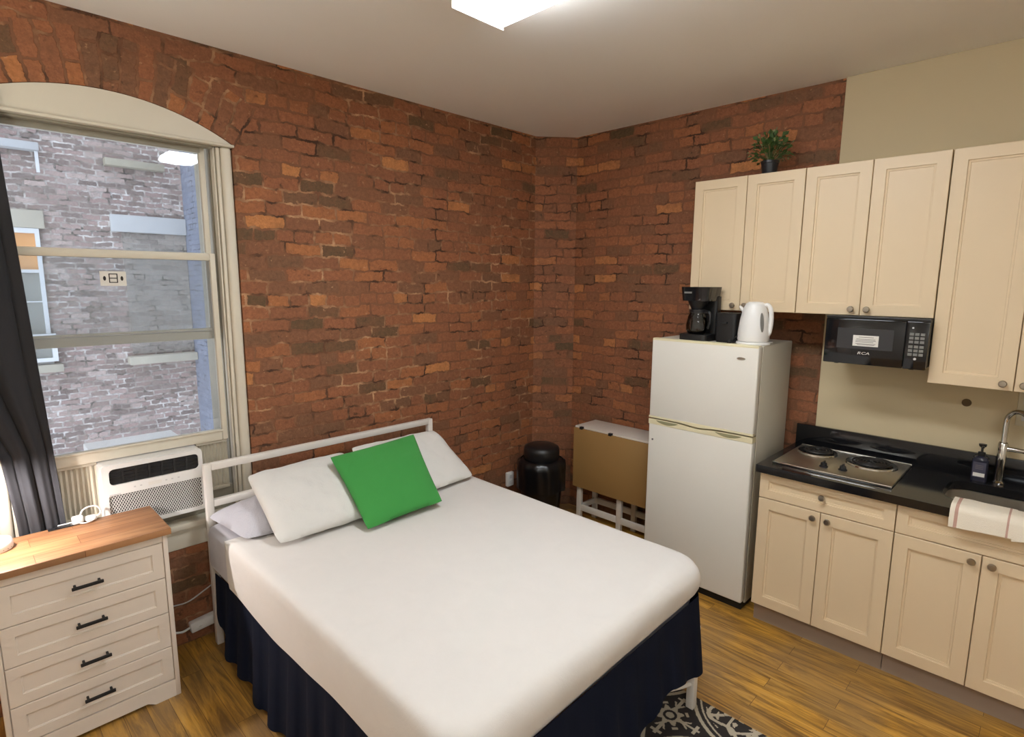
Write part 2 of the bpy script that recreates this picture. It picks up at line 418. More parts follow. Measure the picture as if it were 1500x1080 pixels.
def diffuser_mat(strength, name='lit_diffuser'):
    # two fluorescent tubes behind a prismatic lens: brightest along the tubes, weaker toward the rim
    t = NT(name); p = t.pos()
    sp = t.n('ShaderNodeSeparateXYZ'); t.l(p, sp.inputs[0])
    ax = t.math('ABSOLUTE', sp.outputs[0]); ay = t.math('ABSOLUTE', sp.outputs[1])
    fx = t.math('SUBTRACT', 1.0, t.math('MULTIPLY', t.math('POWER', t.math('DIVIDE', ax, .135), 2.0), .45))
    fy = t.math('SUBTRACT', 1.0, t.math('MULTIPLY', t.math('POWER', t.math('DIVIDE', ay, .61), 10.0), .5))
    st = t.math('MULTIPLY', t.math('MULTIPLY', fx, fy), strength)
    e = t.n('ShaderNodeEmission'); e.inputs[0].default_value = (.94, 1, 1.06, 1); t.l(st, e.inputs[1])
    t.l(e.outputs[0], t.out.inputs[0]); return t.m
M['diffuser'] = diffuser_mat(29.0); M['diffuser_added'] = diffuser_mat(27.0, 'lit_diffuser_added')

# ------------------------------------------------------------------ setting
H = 2.979
X0, Y0 = -4.45, -4.9
b = BM(); box(b, X0, .3, Y0, .35, -.12, 0); struct('floor', b, M['floor'], smooth=0)
b = BM(); box(b, X0 - .1, .3, Y0 - .1, .35, H, H + .15); struct('ceiling', b, M['ceiling'], smooth=0)
# arch opening
AX, AZ, AR = -3.02, 1.659, 1.023
WX0, WX1, WZ0, WZS = -3.54, -2.50, .515, 2.54
half = math.asin(.52 / AR)
def arch_pts(r, a0, a1, n=28): return [(AX + r * math.sin(a0 + (a1 - a0) * i / n), AZ + r * math.cos(a0 + (a1 - a0) * i / n)) for i in range(n + 1)]
hole = [(WX0, WZ0), (WX1, WZ0)] + arch_pts(AR, half, -half)
b = BM(); prism(b, [(X0, 0), (.3, 0), (.3, H), (X0, H)], lambda u, v, d: (u, d, v), 0, .32, [hole])
struct('wall_back', b, M['brick_back'], smooth=0)
b = BM(); box(b, 0, .3, Y0, 0, 0, H); struct('wall_right', b, M['brick_right'], smooth=0)
b = BM(); prism(b, [(-.25, 0), (0, -.213), (0, 0)], lambda u, v, d: (u, v, d), 0, H - .001); struct('wall_corner', b, M['brick_corner'], smooth=0)
b = BM(); box(b, -.02, -.0005, Y0, -2.0717, 0, H - .0005, .002, 1); struct('wall_kitchen', b, M['plaster'], smooth=0)
b = BM(); box(b, X0 - .1, X0, Y0, .32, 0, H); struct('wall_left', b, M['wall_white'], smooth=0)
b = BM(); box(b, X0 - .1, .3, Y0 - .1, Y0, 0, H); struct('wall_front', b, M['wall_white'], smooth=0)

# ------------------------------------------------------------------ window
AXL_, AXR_ = -3.180, -2.758
win = bpy.data.objects.new('window_1', None); C.objects.link(win); win.location = (-3.02, 0, WZ0); win['kind'] = 'structure'
ar = AR - .002; hf = math.asin(.517 / ar)
b = BM(); prism(b, [(-3.537, 2.53), (-2.503, 2.53)] + arch_pts(ar, hf, -hf), lambda u, v, d: (u, d, v), .004, .06); obj('arch_panel', b, M['trim'], win, 40)
b = BM(); box(b, -3.55, -2.492, -.014, .03, 2.522, 2.536, .005); obj('head_ledge', b, M['trim'], win)
b = BM(); box(b, -3.46, -2.58, .022, .07, 2.512, 2.53, .003); obj('head_stop', b, M['trim_worn'], win)
for s in (1, -1):
    def xs(d): return -3.02 + s * (.52 - d)
    b = BM(); box(b, xs(.002), xs(.052), .002, .07, WZ0 + .13, 2.525, .016, 4); obj('casing', b, M['trim'], win)
    b = BM(); box(b, xs(.054), xs(.072), .018, .07, WZ0 + .15, 2.52, .005); obj('inner_casing', b, M['trim'], win)
    b = BM(); box(b, xs(.076), xs(.084), .026, .07, WZ0 + .15, 2.52, .003); obj('stop_bead', b, M['trim'], win)
    b = BM(); box(b, xs(0.001), xs(.088), .074, .31, WZ0 + .15, 2.53); obj('jamb', b, M['trim_worn'], win)
b = BM(); box(b, -3.538, -2.502, .1, .315, 2.53, 2.66); obj('head_board', b, M['trim'], win)
def sash(nm, x0, x1, y0, y1, z0, z1, st, zb, zt):
    fr = BM()
    box(fr, x0, x0 + st, y0, y1, z0, z1, .004); box(fr, x1 - st, x1, y0, y1, z0, z1, .004)
    box(fr, x0 + st, x1 - st, y0, y1, z0, z0 + zb, .004); box(fr, x0 + st, x1 - st, y0, y1, z1 - zt, z1, .004)
    o = obj(nm, fr, M['trim'], win)
    p = BM(); ym = (y0 + y1) / 2; box(p, x0 + st - .006, x1 - st + .006, ym - .002, ym + .002, z0 + zb - .006, z1 - zt + .006)
    obj('pane', p, M['glass'], o, 0)
    return o
sash('lower_sash', -3.434, -2.606, .028, .062, 1.036, 2.0, .026, .056, .036)
us = sash('upper_sash', -3.434, -2.606, .078, .112, 1.566, 2.528, .026, .042, .035)
b = BM(); box(b, -3.40, -2.634, .064, .077, 1.612, 1.624, .002); obj('meeting_strip', b, M['trim'], us)
b = BM(); box(b, -3.41, -2.63, .068, .076, 2.488, 2.522, .002); obj('storm_track', b, M['trim_worn'], us)
b = BM(); box(b, -3.40, -2.63, .02, .03, 1.083, 1.093, .003); obj('sash_lip', b, M['trim'], win)
b = BM(); box(b, -3.538, -2.502, -.035, .06, .625, .655, .006); obj('window_sill', b, M['trim'], win)
b = BM(); box(b, -3.538, -2.502, .061, .315, .64, .701, .004); box(b, -3.538, AXL_ - .004, .075, .315, .70, .768, .003); box(b, AXR_ + .004, -2.502, .075, .315, .70, .768, .003); obj('outer_sill', b, M['trim_worn'], win)
b = BM(); box(b, -3.538, -2.502, -.008, .05, .517, .624, .006); box(b, -3.538, -2.502, -.014, 0, .60, .624, .004); obj('apron', b, M['trim'], win)

# ------------------------------------------------------------------ air conditioner
ac = thing('air_conditioner', 'white window air conditioner with diamond mesh grille under the raised sash', 'air conditioner', (-2.97, 0, .702))
AXL, AXR, AZB, AZT, AYF = -3.180, -2.758, .714, 1.030, -.050
b = BM(); box(b, AXL + .012, AXR - .012, .06, .45, .702, 1.033, .004); obj('cabinet', b, M['white'], ac)
fn = lambda u, v, d: (u, d, v)
DZ = -.032
b = BM(); prism(b, rrect(AXL, AXR, AZB, AZT, .016), fn, AYF + .012, .07)
obj('front_housing', b, M['white'], ac, 30)
b = BM(); prism(b, rrect(AXL + .002, AXR - .002, AZB + .002, AZT - .002, .015), fn, AYF, AYF + .012, [rrect(AXL + .03, AXR - .02, .964 + DZ, 1.04 + DZ, .02), rrect(AXL + .022, AXR - .014, .735, .915 + DZ, .006)])
obj('front_bezel', b, M['white'], ac, 30)
b = BM(); box(b, AXL + .031, AXR - .021, AYF + .009, AYF + .0118, .965 + DZ, 1.039 + DZ); v = obj('air_outlet', b, M['black_matte'], ac, 0)
b = BM()
for i in range(1, 7):
    x = AXL + .03 + (AXR - AXL - .05) * i / 7; box(b, x - .004, x + .004, AYF + .003, AYF + .0088, .968 + DZ, 1.036 + DZ)
for z in (.985, 1.0, 1.017): box(b, AXL + .034, AXR - .024, AYF + .004, AYF + .0088, z + DZ - .0015, z + DZ + .0015)
obj('louvre', b, M['black'], v, 0)
b = BM(); box(b, AXL + .022, AXR - .014, AYF + .009, AYF + .0118, .735, .915 + DZ); g = obj('intake', b, M['ink'], ac, 0)
b = BM()
gx0, gx1, gz0, gz1 = AXL + .024, AXR - .016, .737, .913 + DZ
def clip_diag(c, s):
    # line z = s*(x-gx0)+c, s=+-1.35
    pts = []
    for xx in (gx0, gx1):
        zz = s * (xx - gx0) + c
        if gz0 <= zz <= gz1: pts.append((xx, zz))
    for zz in (gz0, gz1):
        xx = gx0 + (zz - c) / s
        if gx0 < xx < gx1: pts.append((xx, zz))
    return pts[:2] if len(pts) >= 2 else None
for s in (1.7, -1.7):
    k = -80
    while k < 120:
        pr = clip_diag(gz0 + k * .019, s); k += 1
        if not pr: continue
        (xa, za), (xb, zb) = pr
        d = Vector((xb - xa, 0, zb - za))
        if d.length < .004: continue
        nrm = Vector((-d.z, 0, d.x)).normalized() * .00125
        A, B = Vector((xa, AYF + .004, za)), Vector((xb, AYF + .004, zb)); Yd = Vector((0, .004, 0))
        q = [A - nrm, A + nrm, B + nrm, B - nrm]
        v0 = [bm_v for bm_v in [b.verts.new(p) for p in q]]; v1 = [b.verts.new(p + Yd) for p in q]
        b.faces.new(v0); skin(b, v0, v1)
obj('mesh_grille', b, M['white'], g, 0)
b = BM(); box(b, -3.0, -2.945, AYF - .0012, AYF, .931 + DZ, .948 + DZ); obj('display', b, M['label'], ac, 0)
for x in (-3.055, -3.03, -2.925, -2.90, -2.872):
    b = BM(); box(b, x - .004, x + .004, AYF - .001, AYF, .937 + DZ, .943 + DZ); obj('button', b, M['grey_light'], ac, 0)
b = BM(); box(b, -3.155, -3.112, AYF - .0008, AYF, .918 + DZ, .923 + DZ); obj('nameplate', b, M['grey_light'], ac, 0)
for x0, x1 in ((-3.43, AXL + .002), (AXR - .002, -2.61)):
    b = BM(); n = max(6, int((x1 - x0) / .0095)); n += n % 2
    top = []; bot = []
    for i in range(n + 1):
        x = x0 + (x1 - x0) * i / n; y = .044 + (.010 if i % 2 else 0)
        top.append(b.verts.new((x, y, 1.032))); bot.append(b.verts.new((x, y, .775)))
    skin(b, bot, top, False)
    r = bmesh.ops.extrude_face_region(b, geom=b.faces[:]); bmesh.ops.translate(b, vec=(0, .006, 0), verts=[q for q in r['geom'] if isinstance(q, bmesh.types.BMVert)])
    f = obj('side_curtain', b, M['accordion'], ac, 20)
    for z0, z1 in ((.768, .786), (1.02, 1.035)):
        b = BM(); box(b, x0, x1, .038, .066, z0, z1, .002); obj('curtain_track', b, M['accordion'], f)

# sticker on the lower sash glass
st = thing('sticker', 'small white rectangular sticker with dark symbols on window glass', 'sticker', (-3.04, .043, 1.872))
b = BM(); box(b, -3.092, -2.992, .0412, .0428, 1.838, 1.904); obj('paper', b, M['label'], st, 0)
b = BM()
for (x0, x1, z0, z1) in ((-3.059, -3.055, 1.852, 1.894), (-3.029, -3.025, 1.852, 1.894), (-3.059, -3.025, 1.890, 1.894), (-3.059, -3.025, 1.852, 1.856), (-3.059, -3.025, 1.871, 1.875)):
    box(b, x0, x1, .0404, .0412, z0, z1)
obj('square_symbol', b, M['ink'], st, 0)
for cx in (-3.075, -3.009):
    b = BM(); lathe(b, [(0, 0), (.0055, 0), (.0055, .0008), (0, .0008)], (cx, .0404, 1.872), 16, 'y', 1.9, 1); obj('oval_symbol', b, M['ink'], st, 0)

# ------------------------------------------------------------------ outside
YE = 5.9
ext = thing('brick_building', 'weathered grey brick building across the airshaft outside the window', 'building', (-4, YE, -4))
b = BM(); box(b, -10, -1.085, YE, YE + .3, -4, 8.5); obj('facade', b, M['brick_out'], ext, 0)
def slab(nm, x0, x1, z0, z1, out, mat):
    b = BM(); box(b, x0, x1, YE - out, YE, z0, z1, .008); obj(nm, b, M[mat], ext)
slab('lintel', -3.52, -2.63, 2.472, 2.682, .08, 'stone_cream')
slab('lintel', -1.96, -1.09, 2.489, 2.706, .08, 'stone')
b = BM(); box(b, -1.842, -1.09, YE - .015, YE, .87, 2.489); obj('bricked_opening', b, M['brick_infill'], ext, 0)
slab('stone_sill', -1.91, -1.09, .742, .85, .16, 'stone_cream')
slab('stone_sill', -3.67, -2.61, .735, .83, .16, 'stone_cream')
slab('stone_sill', -1.97, -1.31, 3.305, 3.394, .14, 'trim_worn')
slab('stone_sill', -3.74, -2.61, 3.364, 3.453, .16, 'stone')
b = BM(); box(b, -2.65, -2.62, YE - .12, YE - .08, 3.12, 3.36); obj('drain_pipe', b, M['out_white'], ext)
b = BM()
for x0, x1, z0, z1 in ((-3.62, -3.56, .832, 2.47), (-2.73, -2.688, .832, 2.47), (-3.56, -2.73, .832, .883), (-3.56, -2.73, 1.946, 1.983), (-3.56, -2.73, 2.412, 2.47)): box(b, x0, x1, YE - .06, YE - .003, z0, z1)
w = obj('sash_window', b, M['out_white'], ext)
b = BM(); box(b, -3.56, -2.73, YE - .02, YE - .004, 1.983, 2.412); obj('orange_blind', b, M['orange'], w, 0)
b = BM(); box(b, -3.56, -2.73, YE - .02, YE - .004, .883, 1.946); obj('pane', b, M['out_glass'], w, 0)
b = BM(); box(b, -3.56, -2.73, YE - .04, YE - .021, 1.59, 1.605); obj('glazing_bar', b, M['out_white'], w, 0)
b = BM(); prism(b, [(-2.95, .868), (-2.65, .868), (-2.65, 1.207), (-2.95, 1.207)], lambda u, v, d: (u, d, v), YE - .14, YE - .065, [[(-2.90, .912), (-2.70, .912), (-2.70, 1.163), (-2.90, 1.163)]])
o = obj('small_casement', b, M['out_white'], ext, 0)
b = BM(); box(b, -2.90, -2.70, YE - .09, YE - .075, .912, 1.163); obj('pane', b, M['out_glass'], o, 0)
e2 = obj('side_wall', box(BM(), -1.085, -.8, .6, YE + .3, -4, 8.5), M['brick_blue'], None, 0, loc=(-.94, 3.4, -4))
tag(e2, 'bluish painted brick wall at the right side of the airshaft', 'building wall')

# ------------------------------------------------------------------ curtain
def curtain():
    b = BM(); nz, nu = 40, 90
    g = []
    for k in range(nz + 1):
        z = .02 + (2.80 - .02) * k / nz
        xr = -3.315 - .072 * min(1, max(0, (z - .7) / 1.7)); xl = -3.476 - .09 * max(0, z - .82) - .14 * min(1, max(0, (z - 1.14) / .35))
        row = []
        for i in range(nu + 1):
            u = i / nu; x = xl + (xr - xl) * u
            ph = u * 3.1 * PI + .35 * math.sin(z * 1.3) + .6
            y = -.006 - .032 * abs(math.sin(ph)) ** .55 + .004 * math.sin(3.1 * ph + z * .8) + .003 * math.sin(z * 3 + u * 9)
            row.append(b.verts.new((x, min(max(y, -.046), -.004), z)))
        g.append(row)
    for k in range(nz): skin(b, g[k], g[k + 1], False)
    bmesh.ops.recalc_face_normals(b, faces=b.faces)
    bmesh.ops.solidify(b, geom=b.faces[:], thickness=.003)
    return b
cu = thing('curtain', 'dark charcoal curtain gathered at the left side of the window', 'curtain', (-3.45, -.02, .02))
obj('drape', curtain(), M['curtain'], cu, 60)
b = BM(); tube(b, [(-3.75, -.06, 2.82), (-2.40, -.06, 2.82)], .011, 12); r_ = None
b.free()

# ------------------------------------------------------------------ bed
bed = thing('metal_bed', 'white square-tube metal bed frame with open headboard by the window', 'bed', (-2.08, -1.1, 0))
BX0, BX1, BYH, BYF = -2.781, -1.38, -.10, -2.09
P = .035
for x in (BX0, BX1 - P):
    b = BM(); box(b, x, x + P, BYH - P, BYH, 0, .966, .004); obj('headboard_post', b, M['white_metal'], bed)
    xf = x + (.05 if x < -2 else -.05)
    b = BM(); box(b, xf, xf + P, BYF, BYF + P, .0075, .40, .004); obj('foot_leg', b, M['white_metal'], bed)
    b = BM(); box(b, xf + .002, xf + P - .002, BYF + P, BYH - P, .37, .41, .003); obj('side_rail', b, M['white_metal'], bed)
b = BM(); box(b, BX0 + P, BX1 - P, BYH - P, BYH, .931, .966, .004); obj('top_rail', b, M['white_metal'], bed)
b = BM(); box(b, BX0 + P, BX1 - P, BYH - P, BYH, .742, .777, .004); obj('lower_rail', b, M['white_metal'], bed)
b = BM(); box(b, BX0 + .085, BX1 - .085, BYF + .004, BYF + P - .004, .37, .41, .003); obj('foot_rail', b, M['white_metal'], bed)
b = BM(); tube(b, [(-1.45, BYF + .018, .122), (-1.53, BYF + .03, .142), (-1.62, BYF + .05, .165)], .009, 8); obj('leg_brace', b, M['white_metal'], bed)
b = BM()
for i in range(9):
    y = -.3 - i * .2; box(b, BX0 + P, BX1 - P, y - .03, y + .03, .405, .42)
obj('slat', b, M['white_metal'], bed, 0)

MX0, MX1, MY0, MY1, MZB, MZT = -2.797, -1.392, -2.03, -.140, .435, .668
b = BM(); box(b, MX0, MX1, MY0, MY1, MZB, MZT, .045, 5)
bmesh.ops.subdivide_edges(b, edges=[e for e in b.edges if e.calc_length() > .4], cuts=12, use_grid_fill=True)
for v in b.verts:
    v.co += Vector((mnoise.noise(v.co * 5) * .004, mnoise.noise(v.co * 5 + Vector((3, 1, 2))) * .004, mnoise.noise(v.co * 4 + Vector((9, 1, 2))) * .003))
mat_o = obj('mattress', b, M['sheet'], None, 60, loc=(-2.08, -1.1, MZB))
tag(mat_o, 'mattress in pale grey fitted sheet showing beside the left bedpost', 'mattress')

def coverlet():
    b = BM()
    x0, x1, y0, y1 = MX0 - .007, MX1 + .014, MY0 - .055, -.435
    R = .10
    per = []
    def seg(p, q, n):
        for i in range(n): per.append((p[0] + (q[0] - p[0]) * i / n, p[1] + (q[1] - p[1]) * i / n))
    def arc(cx, cy, a0, a1, n):
        for i in range(n):
            a = math.radians(a0 + (a1 - a0) * i / n); per.append((cx + R * math.cos(a), cy + R * math.sin(a)))
    seg((x0, y1), (x0, y0 + R), 60); arc(x0 + R, y0 + R, 180, 270, 12)
    seg((x0 + R, y0), (x1 - R, y0), 50); arc(x1 - R, y0 + R, 270, 360, 12)
    seg((x1, y0 + R), (x1, y1), 60)
    seg((x1, y1), (x0, y1), 50)
    n = len(per); top = MZT + .014
    cx, cy = (x0 + x1) / 2, (y0 + y1) / 2
    prof = [(0.0, 1.0), (.006, .8), (.004, .6), (.0, .42), (-.008, .26), (-.020, .14), (-.036, .06), (-.056, .018), (-.082, .0)]
    tight = [(0.0, 1.0), (.005, .8), (.004, .6), (.003, .4), (.0, .2), (-.007, .09), (-.019, .03), (-.04, .006), (-.07, .0)]
    def nrm(i):
        p, q = per[i - 1], per[(i + 1) % n]; t = Vector((q[0] - p[0], q[1] - p[1])); t.normalize(); return Vector((t.y, -t.x))
    loops = []
    for k_, (o_, h) in enumerate(prof):
        lp = []; ob_, hb_ = o_, h
        for i, (x, y) in enumerate(per):
            nn = -nrm(i) if False else nrm(i)
            head = abs(y - y1) < 1e-6
            fr_ = max(0, min(1, (y - y0 - .03) / .12)); fr_ = fr_ * fr_ * (3 - 2 * fr_)
            o_ = ob_ + (tight[k_][0] - ob_) * fr_; h = hb_ + (tight[k_][1] - hb_) * fr_
            hem = .447 + .012 * math.sin(y * 6 + x * 3)
            # the sheet is tucked shallower at the foot, a little more toward the right corner
            fy = max(0, min(1, (-1.6 - y) / .4)); 
            if y < -1.9: hem = .440 + .063 * max(0, min(1, (x - x0 + .05) / .35)) + .05 * (x - x0) / (x1 - x0)
            if y < -1.9 and x > x1 - .02: hem = .55
            if x > x1 - .02 and y >= -1.9: hem = .447 + .105 * max(0, min(1, (-1.5 - y) / .4))
            if head: hem = MZT + .007
            z = top - (top - hem) * h
            oo = o_
            if y < y0 + R + .01 and h > .5: oo = o_ - .03 * (h - .5) * (1 if y < y0 + .02 else .4)
            if head: oo = o_ * .1
            w = .0028 * mnoise.noise(Vector((x * 6, y * 6, h * 3)))
            lp.append(b.verts.new((x + nn.x * (oo + w), y + nn.y * (oo + w), z)))
        loops.append(lp)
    for a, c in zip(loops, loops[1:]): skin(b, a, c)
    # top surface: shrink to the centre
    prev = loops[-1]
    for s in (.9, .75, .6, .45, .3, .15):
        cur = []
        for i, (x, y) in enumerate(per):
            p = loops[-1][i].co
            xx, yy = cx + (p.x - cx) * s, cy + (p.y - cy) * s
            z = top + .006 * (1 - s) + .0035 * mnoise.noise(Vector((xx * 3.5, yy * 3.5, 0))) * min(1, (1 - s) * 5)
            cur.append(b.verts.new((xx, yy, z)))
        skin(b, prev, cur); prev = cur
    cvert = b.verts.new((cx, cy, top + .006))
    for i in range(n): b.faces.new((prev[i], prev[(i + 1) % n], cvert))
    return b
cv = obj('coverlet', coverlet(), M['coverlet'], None, 80, loc=(-2.08, -1.2, .44)); tag(cv, 'smooth white coverlet tucked over the foot and sides of the bed', 'bedspread')

def skirt():
    b = BM(); path = []
    xl, xr, yf = -2.803, -1.386, -2.104
    R = .085
    def seg(p, q, n):
        for i in range(n): path.append((p[0] + (q[0] - p[0]) * i / n, p[1] + (q[1] - p[1]) * i / n))
    def arc(cx, cy, a0, a1, n):
        for i in range(n):
            a = math.radians(a0 + (a1 - a0) * i / n); path.append((cx + R * math.cos(a), cy + R * math.sin(a)))
    seg((xl, -.25), (xl, yf + R), 230); arc(xl + R, yf + R, 180, 270, 14)
    seg((xl + R, yf), (xr - R, yf), 150); arc(xr - R, yf + R, 270, 360, 14); seg((xr, yf + R), (xr, -.25), 200)
    n = len(path); acc = [0]
    for i in range(1, n): acc.append(acc[-1] + math.dist(path[i], path[i - 1]))
    nz = 12; rows = []
    for k in range(nz + 1):
        h = k / nz; row = []
        for i, (x, y) in enumerate(path):
            p, q = path[max(i - 1, 0)], path[min(i + 1, n - 1)]; t = Vector((q[0] - p[0], q[1] - p[1])).normalized(); nn = Vector((t.y, -t.x))
            s = acc[i]
            foot = max(0, min(1, (-1.98 - y) / .1))
            ztop = .452 + max(foot * (.065 + .028 * (x - xl) / (xr - xl)), (.093 * max(0, min(1, (-1.5 - y) / .4)) if x > -1.5 else 0))
            left = x < -2.5
            hem = (.035 + .10 * max(0, min(1, (y + .75) / .5)) + .14 * max(0, min(1, (y + .42) / .2))) if left else .06
            if foot > 0: hem = hem * (1 - foot) + foot * (.185 + .075 * math.exp(-((x + 1.68) / .16) ** 2) if x > -2.2 else .12)
            if not left and foot == 0: hem = .14
            # the valance is cut in pleats: broad panels with a fold at irregular spacing
            am = .016 * h ** .8 * (.45 if foot > .5 else 1)
            ph = s / .155 * 2 * PI + 1.3 * math.sin(s * 5.1)
            wv = math.sin(ph); wv = math.copysign(abs(wv) ** .6, wv)
            out = am * wv + .012 * h + .006 * h * math.sin(s * 11) - .022 * foot * (1 - h) - .012 * (1 - h) * (1 - foot)
            out *= min(1, .25 + s / .25)
            z = ztop + (hem - ztop) * h + .006 * h * math.sin(ph * .5)
            row.append(b.verts.new((x + nn.x * out, y + nn.y * out, z)))
        rows.append(row)
    for k in range(nz): skin(b, rows[k], rows[k + 1], False)
    bmesh.ops.recalc_face_normals(b, faces=b.faces)
    bmesh.ops.solidify(b, geom=b.faces[:], thickness=.002)
    return b
sk = obj('bed_skirt', skirt(), M['navy'], None, 70, loc=(-2.08, -1.1, .03)); tag(sk, 'pleated navy blue bed skirt hanging below the white coverlet', 'bed skirt')

def pillow(bl, br, tr, tl, T, seed, pinch=.05, ns=44, nt=36, sag=0.0, wr=.007, ex=.45, rc=.05):
    bl, br, tr, tl = map(Vector, (bl, br, tr, tl))
    N = ((br - bl).cross(tl - bl)).normalized()
    b = BM(); sides = []
    for side in (1, -1):
        g = []
        for j in range(nt + 1):
            t = -1 + 2 * j / nt; row = []
            for i in range(ns + 1):
                s = -1 + 2 * i / ns
                cn = 1 - rc * (s * t) ** 6; s2 = s * (1 - pinch * (1 - t * t)) * cn; t2 = t * (1 - pinch * (1 - s * s)) * cn
                u, v = (s2 + 1) / 2, (t2 + 1) / 2
                p = bl * (1 - u) * (1 - v) + br * u * (1 - v) + tr * u * v + tl * (1 - u) * v
                th = T * max(0, (1 - s * s) * (1 - t * t)) ** ex
                w = mnoise.noise(p * 9 + Vector((seed, 0, 0))) * wr + mnoise.noise(p * 22 + Vector((seed, 5, 0))) * wr * .4
                th = th * .5 + (w if th > .002 else 0) * min(1, th / .04)
                p = p + N * (side * th - sag * (1 - s * s) * (1 - t * t))
                row.append(b.verts.new(p))
            g.append(row)
        for j in range(nt): skin(b, g[j], g[j + 1], False)
    bmesh.ops.remove_doubles(b, verts=b.verts, dist=.0004)
    return b
def place_pillow(name, label, cat, mat, *a, group=None, **k):
    b = pillow(*a, **k); lo = min(v.co.z for v in b.verts); cx = sum(v.co.x for v in b.verts) / len(b.verts); cy = sum(v.co.y for v in b.verts) / len(b.verts)
    o = obj(name, b, mat, None, 80, loc=(cx, cy, lo)); return tag(o, label, cat, group)
place_pillow('pillow', 'pale grey pillow at the left bedpost, half under a white pillow', 'pillow', M['pillow_grey'], (-2.745, -.53, .70), (-2.12, -.56, .70), (-2.10, -.16, .73), (-2.80, -.165, .715), .13, 1, group='pale grey pillows underneath', wr=.014, sag=-.055, pinch=.03)
place_pillow('pillow', 'pale grey pillow under the right-hand white pillow, only its edge showing', 'pillow', M['pillow_grey'], (-2.06, -.55, .70), (-1.43, -.52, .70), (-1.375, -.17, .715), (-2.06, -.17, .72), .12, 2, group='pale grey pillows underneath', wr=.012, sag=-.05, pinch=.03)
place_pillow('pillow', 'plain white pillow leaning at the left, in front of grey pillow', 'pillow', M['pillow_white'], (-2.665, -.70, .705), (-2.10, -.72, .715), (-2.13, -.32, .94), (-2.655, -.315, .93), .12, 3, pinch=.025, wr=.010, group='white pillows leaning on the headboard')
place_pillow('pillow', 'plain white pillow leaning at the right, behind the green cushion', 'pillow', M['pillow_white'], (-2.06, -.67, .705), (-1.435, -.62, .705), (-1.505, -.32, .95), (-2.09, -.30, .95), .11, 4, pinch=.025, wr=.010, group='white pillows leaning on the headboard')
place_pillow('cushion', 'square bright green cushion propped against the white pillows', 'cushion', M['green'], (-2.30, -.835, .705), (-1.85, -.835, .72), (-1.765, -.465, 1.0), (-2.285, -.455, .972), .095, 5, pinch=.035, wr=.005, rc=.02)

# ------------------------------------------------------------------ rug
def rug():
    b = BM(); cx0, cy0, Pp = -1.252, -2.337, .61
    def light(x, y):
        ix = round((x - cx0) / Pp); iy = round((y - cy0) / Pp)
        dx, dy = x - cx0 - ix * Pp, y - cy0 - iy * Pp; r = math.hypot(dx, dy); a = math.atan2(dy, dx)
        if .300 < r < .316 or .276 < r < .284: return True
        if r < .27:
            q = math.cos(8 * a); q2 = math.cos(8 * a + PI)
            if abs(r - .235 - .026 * q) < .010: return True
            if abs(r - .185 - .034 * q2) < .010: return True
            if .195 < r < .25 and abs(math.sin(4 * a + PI / 2 * 0)) < .14: return True
            if abs(r - .11 - .03 * q) < .010: return True
            if .12 < r < .2 and abs(math.sin(4 * a)) < .22 * (1 - abs(r - .16) / .05): return True
            if r < .085 and q > .15: return True
            if r < .03: return True
            if .09 < r < .262 and math.sin(16 * a + 3 * math.sin(r * 45)) * math.cos(r * 70) > .6: return True
            return False
        sx, sy = abs(dx) - Pp / 2, abs(dy) - Pp / 2
        r2 = math.hypot(sx, sy); a2 = math.atan2(sy, sx)
        if r2 < .018: return True
        if .03 < r2 < .052 + .010 * math.cos(8 * a2): return True
        u, v = (sx + sy) / 1.414, (sx - sy) / 1.414
        for p, q in ((sx, sy), (sy, sx)):
            if .055 < abs(p) < .135 and abs(q) < .006: return True
            if abs(abs(p) - .118) < .007 and abs(q) < .026: return True
            if abs(p) > .055 and abs(p) < .09 and abs(abs(q) - (abs(p) - .055) * .6) < .005: return True
        if abs(abs(u) - .075) < .006 and abs(v) < .012: return True
        return False
    def grid(x0, x1, y0, y1, st):
        nx, ny = int(round((x1 - x0) / st)), int(round((y1 - y0) / st))
        rows = [[b.verts.new((x0 + (x1 - x0) * i / nx, y0 + (y1 - y0) * j / ny, .007)) for i in range(nx + 1)] for j in range(ny + 1)]
        for j in range(ny):
            for i in range(nx):
                f = b.faces.new((rows[j][i], rows[j][i + 1], rows[j + 1][i + 1], rows[j + 1][i]))
                f.material_index = 1 if light(x0 + (x1 - x0) * (i + .5) / nx, y0 + (y1 - y0) * (j + .5) / ny) else 0
    xr = -1.376
    grid(-1.80, xr, -2.42, -1.86, .0036)
    grid(-2.75, -1.80, -2.42, -1.86, .009); grid(-2.75, xr, -2.78, -2.42, .009)
    # edge and underside
    vs = [[b.verts.new((x, y, z)) for x, y in ((-2.75, -2.78), (xr, -2.78), (xr, -1.86), (-2.75, -1.86))] for z in (.0005, .007)]
    skin(b, vs[0], vs[1]); b.faces.new(vs[0])
    return b
rg = obj('patterned_rug', rug(), [M['rug_dark'], M['rug_light']], None, 0, loc=(-2.06, -2.32, 0)); tag(rg, 'black rug with cream medallion tile pattern under the bed foot', 'rug')

